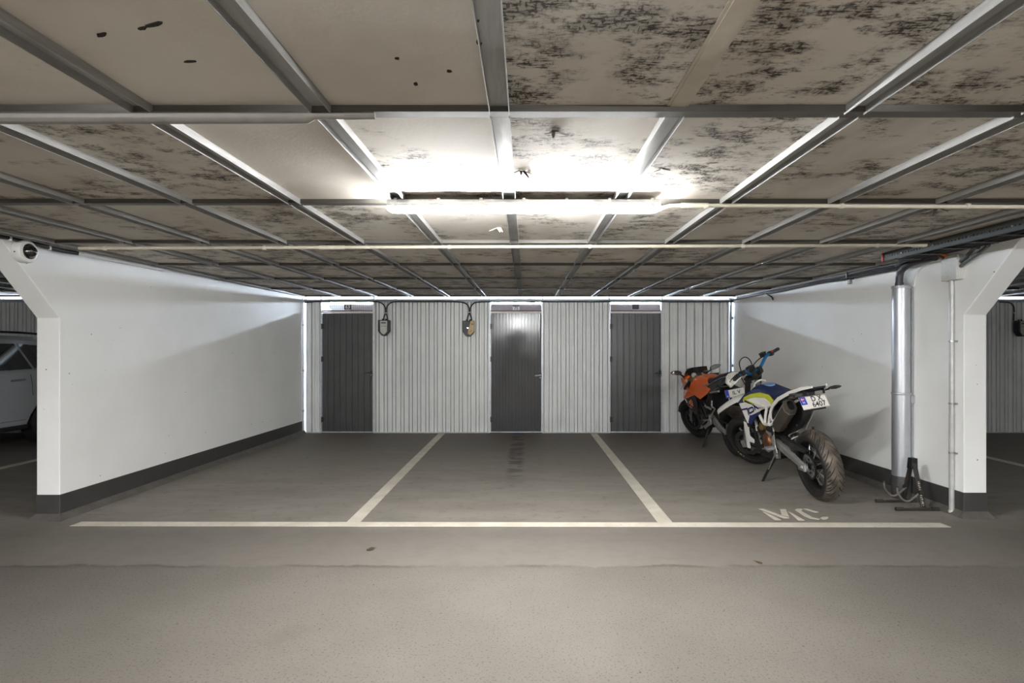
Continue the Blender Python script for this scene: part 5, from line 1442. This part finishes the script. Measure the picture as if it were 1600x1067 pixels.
# radiator, stand and underside
for s in (1, -1):
    g = G(); g.slab([(1.055, s * .075, .82), (1.055, s * .195, .80), (1.00, s * .195, .54), (1.00, s * .075, .54)], (-.03, 0, .005)); rd = g.obj('radiator', M_BLACK, B1, smooth=0, bevel=.004)
    g = G()
    for k in range(9):
        f = k / 8; x = 1.058 - .055 * f; z = .80 - .25 * f
        g.box((x, min(s * .085, s * .185), z - .008), (x + .006, max(s * .085, s * .185), z + .008))
    g.obj('louvre', M_BLACK, rd, smooth=0)
pv, ft = Vector((.56, .115, .315)), Vector((.748, .268, -.034))
g = G(); g.tube([pv, pv.lerp(ft, .5) + Vector((.006, .004, .0)), ft], [.017, .0135, .012], 12, sub=3); sst = g.obj('side_stand', M_BLACK, B1)
g = G(); dv = (ft - pv).normalized()
g.loft([[ft + Vector((.030 * math.cos(a) * k, .022 * math.sin(a) * k, z)) for a in [2 * math.pi * i / 14 for i in range(14)]] for z, k in ((-.006, 1), (.002, 1), (.010, .6))]); g.obj('stand_foot', M_BLACK, sst)
g = G(); g.tube([pv + Vector((-.02, .015, .03)), pv.lerp(ft, .42) + Vector((-.012, .016, .0))], .006, 8); g.obj('spring', M_STEEL, sst)
g = G(); g.box((.53, .09, .28), (.60, .135, .36)); g.obj('stand_bracket', M_ALU, B1, smooth=0, bevel=.008)
g = G(); g.tube([(.50, -.16, .42), (.56, -.17, .40), (.68, -.17, .37)], .008, 8); g.obj('brake_pedal', M_STEEL, B1)
g = G(); g.box((.05, -.135, .30), (.15, -.085, .38)); g.obj('rear_caliper', M_BLACK, B1, smooth=0, bevel=.01)
g = G(); g.tube([(-.20, -.03, .70), (-.205, -.03, .64)], .0, 6) if False else g.tube([(.30, -.150, .535), (.30, -.150, .585)], .012, 10); g.obj('fender_stay', M_BLACK, B1)
g = G(); g.tube([(1.015, .062, .92), (.972, .060, .982), (.925, .035, 1.012), (.93, 0, 1.016), (.95, -.04, 1.0)], .009, 8, sub=4); g.obj('cable_hoop', MATS['white frame tube'], B1)
# ------------------------------------------------------------------ the orange and black motorcycle behind it
B2 = thing('motorcycle', 'orange and black faired motorcycle parked behind, its front at the sheet metal wall', 'motorcycle', (2.82, 7.50, 0), scale=1.06)
B2.rotation_mode = 'QUATERNION'
B2.rotation_quaternion = Quaternion((0, 0, 1), R(92.5)) @ Quaternion((1, 0, 0), R(-9))
st2, ax2 = steerer(1.395, .30, 23.3, 24)
M_TYRE2 = M_TYRE
wheel(B2, 'rear_tyre', (0, 0, .315), .315, .19, .222, .15, n=48, arms=5, hub_r=.06, disc=(-.08, .11, .075), sprocket=(.085, .105), rim_m=M_RIM, rubber=tyre_material('brown dusty tyre rubber with tread', lin(112, 94, 76)))
wheel(B2, 'front_tyre', (1.43, 0, .30), .300, .12, .220, .095, fn=st2, n=48, arms=5, hub_r=.045, disc=(.07, .16, .11), rim_m=M_RIM)
for s in (1, -1):
    g = G(); g.loft([[(x, s * (y - t), z - h), (x, s * (y + t), z - h * .8), (x, s * (y + t), z + h * .8), (x, s * (y - t), z + h)] for x, y, z, t, h in ((.56, .09, .43, .022, .05), (.40, .120, .42, .020, .060), (.20, .125, .35, .016, .042), (.05, .128, .315, .014, .034), (-.05, .128, .305, .012, .026))])
    g.obj('swingarm', M_ALU, B2, smooth=0, bevel=.008)
    g = G(); g.lathe([(.030, 0), (.032, .012), (.02, .02), (.0, .02)], (0, s * .140, .315), (0, s, 0), 14); g.obj('axle_nut', M_STEEL, B2)
chain_loop(B2, (0, .315), .100, (.60, .42), .04, .10)
g = G()                                                   # brown dusty hugger over the rear tyre
rings = []
for k in range(9):
    a = R(28 + 8 * k)
    c_ = Vector((.347 * math.cos(a), 0, .315 + .347 * math.sin(a))); d = Vector((math.cos(a), 0, math.sin(a)))
    rings.append([c_ - d * .06 + Vector((0, -.108, 0)), c_ - d * .01 + Vector((0, -.095, 0)), c_ + Vector((0, 0, 0)) + d * .008, c_ - d * .01 + Vector((0, .095, 0)), c_ - d * .06 + Vector((0, .108, 0)), c_ - d * .062 + Vector((0, .102, 0)), c_ - d * .016 + Vector((0, .09, 0)), c_, c_ - d * .016 + Vector((0, -.09, 0)), c_ - d * .062 + Vector((0, -.102, 0))])
g.loft(rings); g.obj('hugger', mat('dusty black hugger', (84, 72, 60), .5, var=.25, scale=8), B2, smooth=50)
# engine and frame
g = G(); g.slab([(.54, -.12, .34), (.66, -.13, .27), (.95, -.13, .27), (1.05, -.12, .40), (1.02, -.11, .66), (.84, -.11, .72), (.62, -.11, .62)], (0, .25, 0)); eng2 = g.obj('engine', M_ALUD, B2, smooth=0, bevel=.02)
g = G(); g.lathe([(.08, 0), (.08, .02), (.06, .034), (.0, .038)], (.70, .13, .40), (0, 1, 0), 28); g.obj('generator_cover', M_ALUD, eng2)
g = G(); g.lathe([(.06, 0), (.06, .015), (.04, .024), (.0, .026)], (.90, .13, .42), (0, 1, 0), 24); g.obj('side_cover', M_ALUD, eng2)
for pts in ([(1.12, .07, .90), (.86, .155, .72), (.60, .165, .58)], [(.60, .165, .58), (.52, .16, .44)], [(.94, .15, .76), (.66, .165, .50), (.54, .16, .40)], [(.86, .155, .72), (.78, .165, .58), (.70, .16, .46)]):
    for s in (1, -1):
        g = G(); g.tube([(x, y * s, z) for x, y, z in pts], .014, 8); g.obj('frame_tube', mat('black frame tube', (32, 31, 31), .4, .3), B2)
for s in (1, -1):
    g = G(); g.slab([(.66, s * .172, .315), (.60, s * .172, .33), (.45, s * .172, .40), (.37, s * .17, .50), (.345, s * .17, .49), (.33, s * .172, .38), (.48, s * .172, .325), (.60, s * .172, .275)], (0, s * .012, 0)); g.obj('rearset_plate', M_ALU, B2, smooth=0, bevel=.004)
    g = G(); g.tube([(.40, s * .18, .43), (.40, s * .26, .435)], .012, 8); g.obj('foot_peg', M_STEEL, B2)
    g = G(); g.tube([(.40, s * .185, .43), (.52, s * .19, .40), (.62, s * .19, .36)], .008, 8); g.obj('pedal', M_STEEL, B2)
    g = G(); g.tube([(.50, s * .165, .50), (.44, s * .168, .60), (.36, s * .14, .78)], .013, 8); g.obj('subframe_tube', M_ALUD, B2)
    Y = lambda v: [(x, s * y, z) for x, y, z in v]
    # angular orange tank cover and front fairing
    g = G(); g.slab(Y([(.90, .185, .895), (.75, .170, .945), (.55, .135, .990), (.40, .13, .975), (.27, .150, .835), (.40, .175, .76), (.60, .195, .685), (.82, .205, .740), (.95, .21, .80)]), (0, -s * .02, 0)); g.obj('tank_cover', M_ORANGE, B2, smooth=0, bevel=.008)
    g = G(); g.slab(Y([(.95, .212, .80), (.80, .206, .730), (1.00, .225, .675), (1.22, .225, .645), (1.36, .17, .70), (1.45, .11, .80), (1.38, .165, .90), (1.25, .20, .955), (1.10, .205, .90)]), (0, -s * .012, 0)); g.obj('front_fairing', M_ORANGE, B2, smooth=0, bevel=.005)
    g = G(); g.slab(Y([(1.20, .222, .650), (1.00, .224, .672), (.76, .208, .735), (.70, .205, .64), (.73, .205, .50), (.82, .205, .455), (1.00, .212, .50), (1.12, .215, .56)]), (0, -s * .012, 0)); fp2 = g.obj('lower_fairing', mat('black fairing paint', (24, 24, 26), .3, coat=.4), B2, smooth=0, bevel=.005)
    # orange emblem on the lower fairing: a row of slanted strokes
    g = G()
    for pts in ([(1.005, .585), (.985, .66), (.965, .66), (.985, .585)], [(.975, .625), (.905, .66), (.885, .65), (.955, .61)], [(.955, .62), (.91, .57), (.885, .58), (.935, .63)], [(.88, .645), (.86, .565), (.842, .57), (.862, .65)], [(1.04, .63), (1.0, .645), (1.0, .630), (1.04, .615)], [(.99, .565), (.90, .545), (.90, .532), (.99, .552)]):
        g.slab([(x, s * .2185, z) for x, z in pts], (0, s * .002, 0))
    g.obj('emblem', mat('pale orange print', (232, 140, 84), .5), fp2, smooth=0)
    g = G(); g.slab([(1.14, s * .228, .655), (1.09, s * .228, .655), (1.06, s * .220, .60), (1.10, s * .220, .60)], (0, s * .002, 0)); g.obj('white_print', M_PLATE, fp2, smooth=0)
# tank top, seat, tail
g = G(); g.loft([ellipse_ring(x, 0, z, w_, h_, 18, 2.6) for x, z, w_, h_ in ((1.00, .86, .10, .07), (.90, .90, .15, .075), (.76, .915, .165, .075), (.64, .91, .14, .075), (.56, .89, .10, .06), (.52, .87, .07, .04))]); g.obj('tank', M_ORANGE, B2, smooth=60)
g = G(); g.lathe([(.045, 0), (.045, .012), (.0, .014)], (.72, 0, 1.028), (-.05, 0, 1), 20); g.obj('fuel_cap', M_BLACK, B2)
g = G(); g.loft([ellipse_ring(x, 0, z, w_, h_, 18, 3) for x, z, w_, h_ in ((.62, .90, .09, .05), (.54, .905, .115, .05), (.40, .915, .135, .05), (.25, .93, .135, .05), (.16, .955, .12, .05), (.06, .985, .11, .05), (-.10, 1.018, .10, .04), (-.20, 1.034, .075, .025), (-.26, 1.038, .03, .010))]); se2 = g.obj('seat', mat('black seat vinyl', (24, 24, 25), .55, bump=.1, bscale=200), B2, smooth=60)
for s in (1, -1):
    g = G(); g.slab([(.52, s * .145, .89), (.30, s * .150, .905), (.12, s * .135, .955), (-.06, s * .115, 1.0), (-.24, s * .06, 1.03), (-.20, s * .08, .965), (.02, s * .115, .88), (.20, s * .135, .80), (.36, s * .15, .77), (.46, s * .15, .80)], (0, -s * .012, 0)); tp = g.obj('tail_fairing', MATS['black fairing paint'], B2, smooth=0, bevel=.004)
    g = G(); g.tube([(.50, s * .152, .872), (.30, s * .158, .895), (.10, s * .140, .952), (-.06, s * .12, .995), (-.20, s * .085, 1.022)], .0055, 6, sub=3); g.obj('silver_stripe', M_STEEL, tp)
    g = G(); g.slab([(.44, s * .118, .965), (.36, s * .12, .955), (.32, s * .118, .985), (.40, s * .105, 1.0)], (0, -s * .01, 0)); g.obj('orange_insert', M_ORANGE, tp, smooth=0)
g = G(); g.slab([(.36, -.12, .77), (.10, -.12, .78), (-.02, -.12, .86), (.10, -.12, .90), (.40, -.12, .86), (.52, -.12, .60), (.42, -.12, .56)], (0, .24, 0)); g.obj('under_tray', M_BLACK, B2, smooth=0, bevel=.01)
g = G(); g.tube([(.30, .14, .79), (.02, .15, .83), (-.02, .15, .835)], .013, 12); g.obj('tail_pipe', M_ALU, B2)
# screen, cockpit, mirrors
g = G()
rows = []
for x, z, w_ in ((1.44, .84, .12), (1.36, .93, .165), (1.27, 1.01, .170), (1.21, 1.072, .145)):
    rows.append([(x - .10 * (abs(k) / 3) ** 2 * (1.2 if w_ > .13 else .8), w_ * k / 3, z) for k in range(-3, 4)])
vs, fs = [], []
for r_ in rows: vs += r_
nv = len(vs)
vs2 = [(x - .004, y, z - .004) for x, y, z in vs]
for i in range(3):
    for k in range(6): 
        a = i * 7 + k
        fs.append((a, a + 1, a + 8, a + 7)); fs.append((nv + a, nv + a + 7, nv + a + 8, nv + a + 1))
rim = [k for k in range(7)] + [6 + 7 * i for i in range(1, 4)] + [21 + k for k in range(5, -1, -1)] + [7 * i for i in (2, 1)]
for a, b in zip(rim, rim[1:] + rim[:1]): fs.append((a, nv + a, nv + b, b))
g.add(vs + vs2, fs); g.obj('windscreen', M_SCREEN, B2, smooth=60)
g = G(); g.loft([ellipse_ring(x, 0, z, w_, h_, 16, 3) for x, z, w_, h_ in ((1.18, .92, .16, .05), (1.28, .90, .175, .08), (1.38, .86, .15, .10), (1.46, .80, .10, .09), (1.50, .76, .04, .04))]); nose = g.obj('nose_fairing', M_ORANGE, B2, smooth=50)
g = G(); g.loft([ellipse_ring(x, 0, .955, w_, .04, 14, 4) for x, w_ in ((1.165, .08), (1.18, .09), (1.24, .09))]); ck = g.obj('instrument', M_BLACK, B2)
g = G(); g.lathe([(.036, 0), (.036, .012), (.0, .014)], (1.165, .035, .96), (-1, 0, .25), 20); g.obj('rev_counter', mat('pale dial', (178, 176, 170), .4), ck)
for s in (1, -1):
    g = G(); g.tube([(1.23, s * .165, .955), (1.19, s * .20, .985), (1.16, s * .235, 1.01)], [.016, .012, .010], 10); ms = g.obj('mirror_stem', M_BLACK, B2)
    c_ = Vector((1.150, s * .290, 1.025 + .012))
    def mo(k, dx, m_=18): return [c_ + Vector((dx, s * .082 * k * math.cos(2 * math.pi * i / m_), .034 * k * math.sin(2 * math.pi * i / m_) * (1.0 - .15 * math.cos(2 * math.pi * i / m_)) + .012 * math.cos(2 * math.pi * i / m_))) for i in range(m_)]
    g = G(); g.loft([mo(.45, .055), mo(.85, .038), mo(1.0, .012), mo(1.0, 0), mo(.88, -.001), mo(.86, .004)]); g.obj('mirror_shell', M_BLACKG, ms, smooth=50)
    g = G(); g.loft([mo(.88, .001), mo(.88, -.002)]); g.obj('mirror_glass', M_MIRROR, ms, smooth=0)
def fk2(s_, y): return Vector((1.43 - .3955 * s_, y, .30 + .918 * s_))
for s in (1, -1):
    g = G(st2); g.tube([fk2(.36, s * .10), fk2(.68, s * .10)], .028, 14); g.obj('fork_tube', M_BLACK, B2)
    g = G(st2); g.tube([fk2(.0, s * .10), fk2(.38, s * .10)], .022, 12); g.obj('fork_slider', M_STEEL, B2)
    g = G(st2); g.box((1.355, s * .082 - .02, .33), (1.40, s * .082 + .022, .45)); g.obj('brake_caliper', M_BLACK, B2, smooth=0, bevel=.008)
    g = G(st2); p0 = fk2(.66, s * .115)
    g.tube([p0, p0 + Vector((-.03, s * .06, .006)), p0 + Vector((-.10, s * .20, -.035))], .0115, 10, sub=3); cb = g.obj('clip_on_bar', M_BLACK, B2)
    g = G(st2); g.tube([p0 + Vector((-.055, s * .10, -.006)), p0 + Vector((-.11, s * .215, -.038))], .018, 10); g.obj('grip', M_RUBBER, cb)
    g = G(st2); g.tube([p0 + Vector((.02, s * .05, .0)), p0 + Vector((.03, s * .12, -.015)), p0 + Vector((-.03, s * .21, -.045))], .006, 7, sub=3); g.obj('lever', M_STEEL, cb)
    g = G(st2); g.lathe([(.024, 0), (.024, .04), (.020, .045), (0, .045)], p0 + Vector((.03, s * .04, .0)), (0, 0, 1), 14); g.obj('fluid_reservoir', mat('cloudy reservoir', (188, 176, 150), .4), cb)
c_ = fk2(.665, 0)
g = G(st2); g.slab([c_ + Vector((.05, -.08, .02)), c_ + Vector((.03, -.13, .012)), c_ + Vector((-.03, -.13, -.012)), c_ + Vector((-.07, -.04, -.03)), c_ + Vector((-.07, .04, -.03)), c_ + Vector((-.03, .13, -.012)), c_ + Vector((.03, .13, .012)), c_ + Vector((.05, .08, .02))], (-.012, 0, .03)); tc = g.obj('fork_bridge', M_GOLD, B2, smooth=0, bevel=.006)
g = G(st2); g.lathe([(.030, 0), (.030, .014), (.018, .02), (0, .02)], c_ + Vector((-.02, 0, .025)), (-.4, 0, .9), 16); g.obj('stem_nut', M_GOLD, tc)
g = G(st2)
rings = []
for k in range(8):
    a = R(25 + 17 * k)
    c2 = Vector((1.43 + .325 * math.cos(a), 0, .30 + .325 * math.sin(a))); d = Vector((math.cos(a), 0, math.sin(a)))
    rings.append([c2 - d * .075 + Vector((0, -.078, 0)), c2 - d * .012 + Vector((0, -.062, 0)), c2 + d * .006, c2 - d * .012 + Vector((0, .062, 0)), c2 - d * .075 + Vector((0, .078, 0)), c2 - d * .077 + Vector((0, .073, 0)), c2 - d * .018 + Vector((0, .058, 0)), c2, c2 - d * .018 + Vector((0, -.058, 0)), c2 - d * .077 + Vector((0, -.073, 0))])
g.loft(rings); g.obj('front_mudguard', MATS['black fairing paint'], B2, smooth=50)
for s in (1, -1):
    g = G(); g.slab([(1.47, s * .03, .76), (1.44, s * .11, .80), (1.42, s * .11, .86), (1.45, s * .03, .85)], (.012, 0, 0)); g.obj('headlight', mat('clear headlight', (190, 196, 200), .06, coat=1), nose, smooth=0)
# plate on the tail bracket
g = G(); g.loft([[(-.12, -.06, .98), (-.12, .06, .98), (-.10, .05, .93), (-.10, -.05, .93)], [(-.24, -.05, .90), (-.24, .05, .90), (-.22, .05, .87), (-.22, -.05, .87)], [(-.262, -.06, .80), (-.262, .06, .80), (-.245, .06, .77), (-.245, -.06, .77)]]); g.obj('plate_bracket', M_BLACK, B2, smooth=0)
pl2, q2, rt2, up2, nor2 = plate(B2, 'number_plate', (-.250, .165, .862), (0, -1, .03), (.25, 0, .97), .24, .095, ('IL V',), .05, .042)
text_on('lettering', 'IL V', .062, q2(.135, .046, .0022), rt2, up2, M_INK, pl2)
text_on('country_letter', 'N', .024, q2(.021, .075, .0028), rt2, up2, M_PLATE, pl2)
g = G(); g.box((-.235, -.05, .925), (-.205, .05, .955)); g.obj('tail_light', mat('red lamp glass', (120, 12, 14), .1, coat=1), B2, smooth=0, bevel=.006)
for s in (-1, 1):
    g = G(); g.tube([(-.20, s * .05, .90), (-.22, s * .12, .905)], .007, 8); ind = g.obj('indicator_stalk', M_BLACK, B2)
    c_ = Vector((-.222, s * .155, .907))
    g = G(); g.loft([[c_ + Vector((.022 * k * math.cos(a), s * d_, .016 * k * math.sin(a))) for a in [2 * math.pi * i / 10 for i in range(10)]] for d_, k in ((-.04, .4), (-.02, .9), (.02, .9), (.04, .3))]); g.obj('indicator', mat('smoked indicator', (60, 54, 48), .25, coat=.4), ind)
pv, ft = Vector((.60, .12, .30)), Vector((.62, .285, -.040))
g = G(); g.tube([pv, ft], [.015, .011], 10); ss2 = g.obj('side_stand', M_BLACK, B2)
g = G(); g.tube([ft + Vector((-.03, -.005, .006)), ft + Vector((.045, .02, .008))], .009, 8); g.obj('stand_foot', M_BLACK, ss2)
for s in (1, -1):
    g = G(); g.tube([(.44, s * .19, .612), (.26, s * .185, .588)], .013, 10); g.obj('passenger_peg', M_ALU, B2)
    g = G(); g.tube([(.215, s * .17, .70), (.215, s * .18, .625), (.135, s * .178, .605), (.25, s * .178, .53), (.32, s * .18, .46)], .010, 8, sub=3); g.obj('peg_bracket', M_ALU, B2)
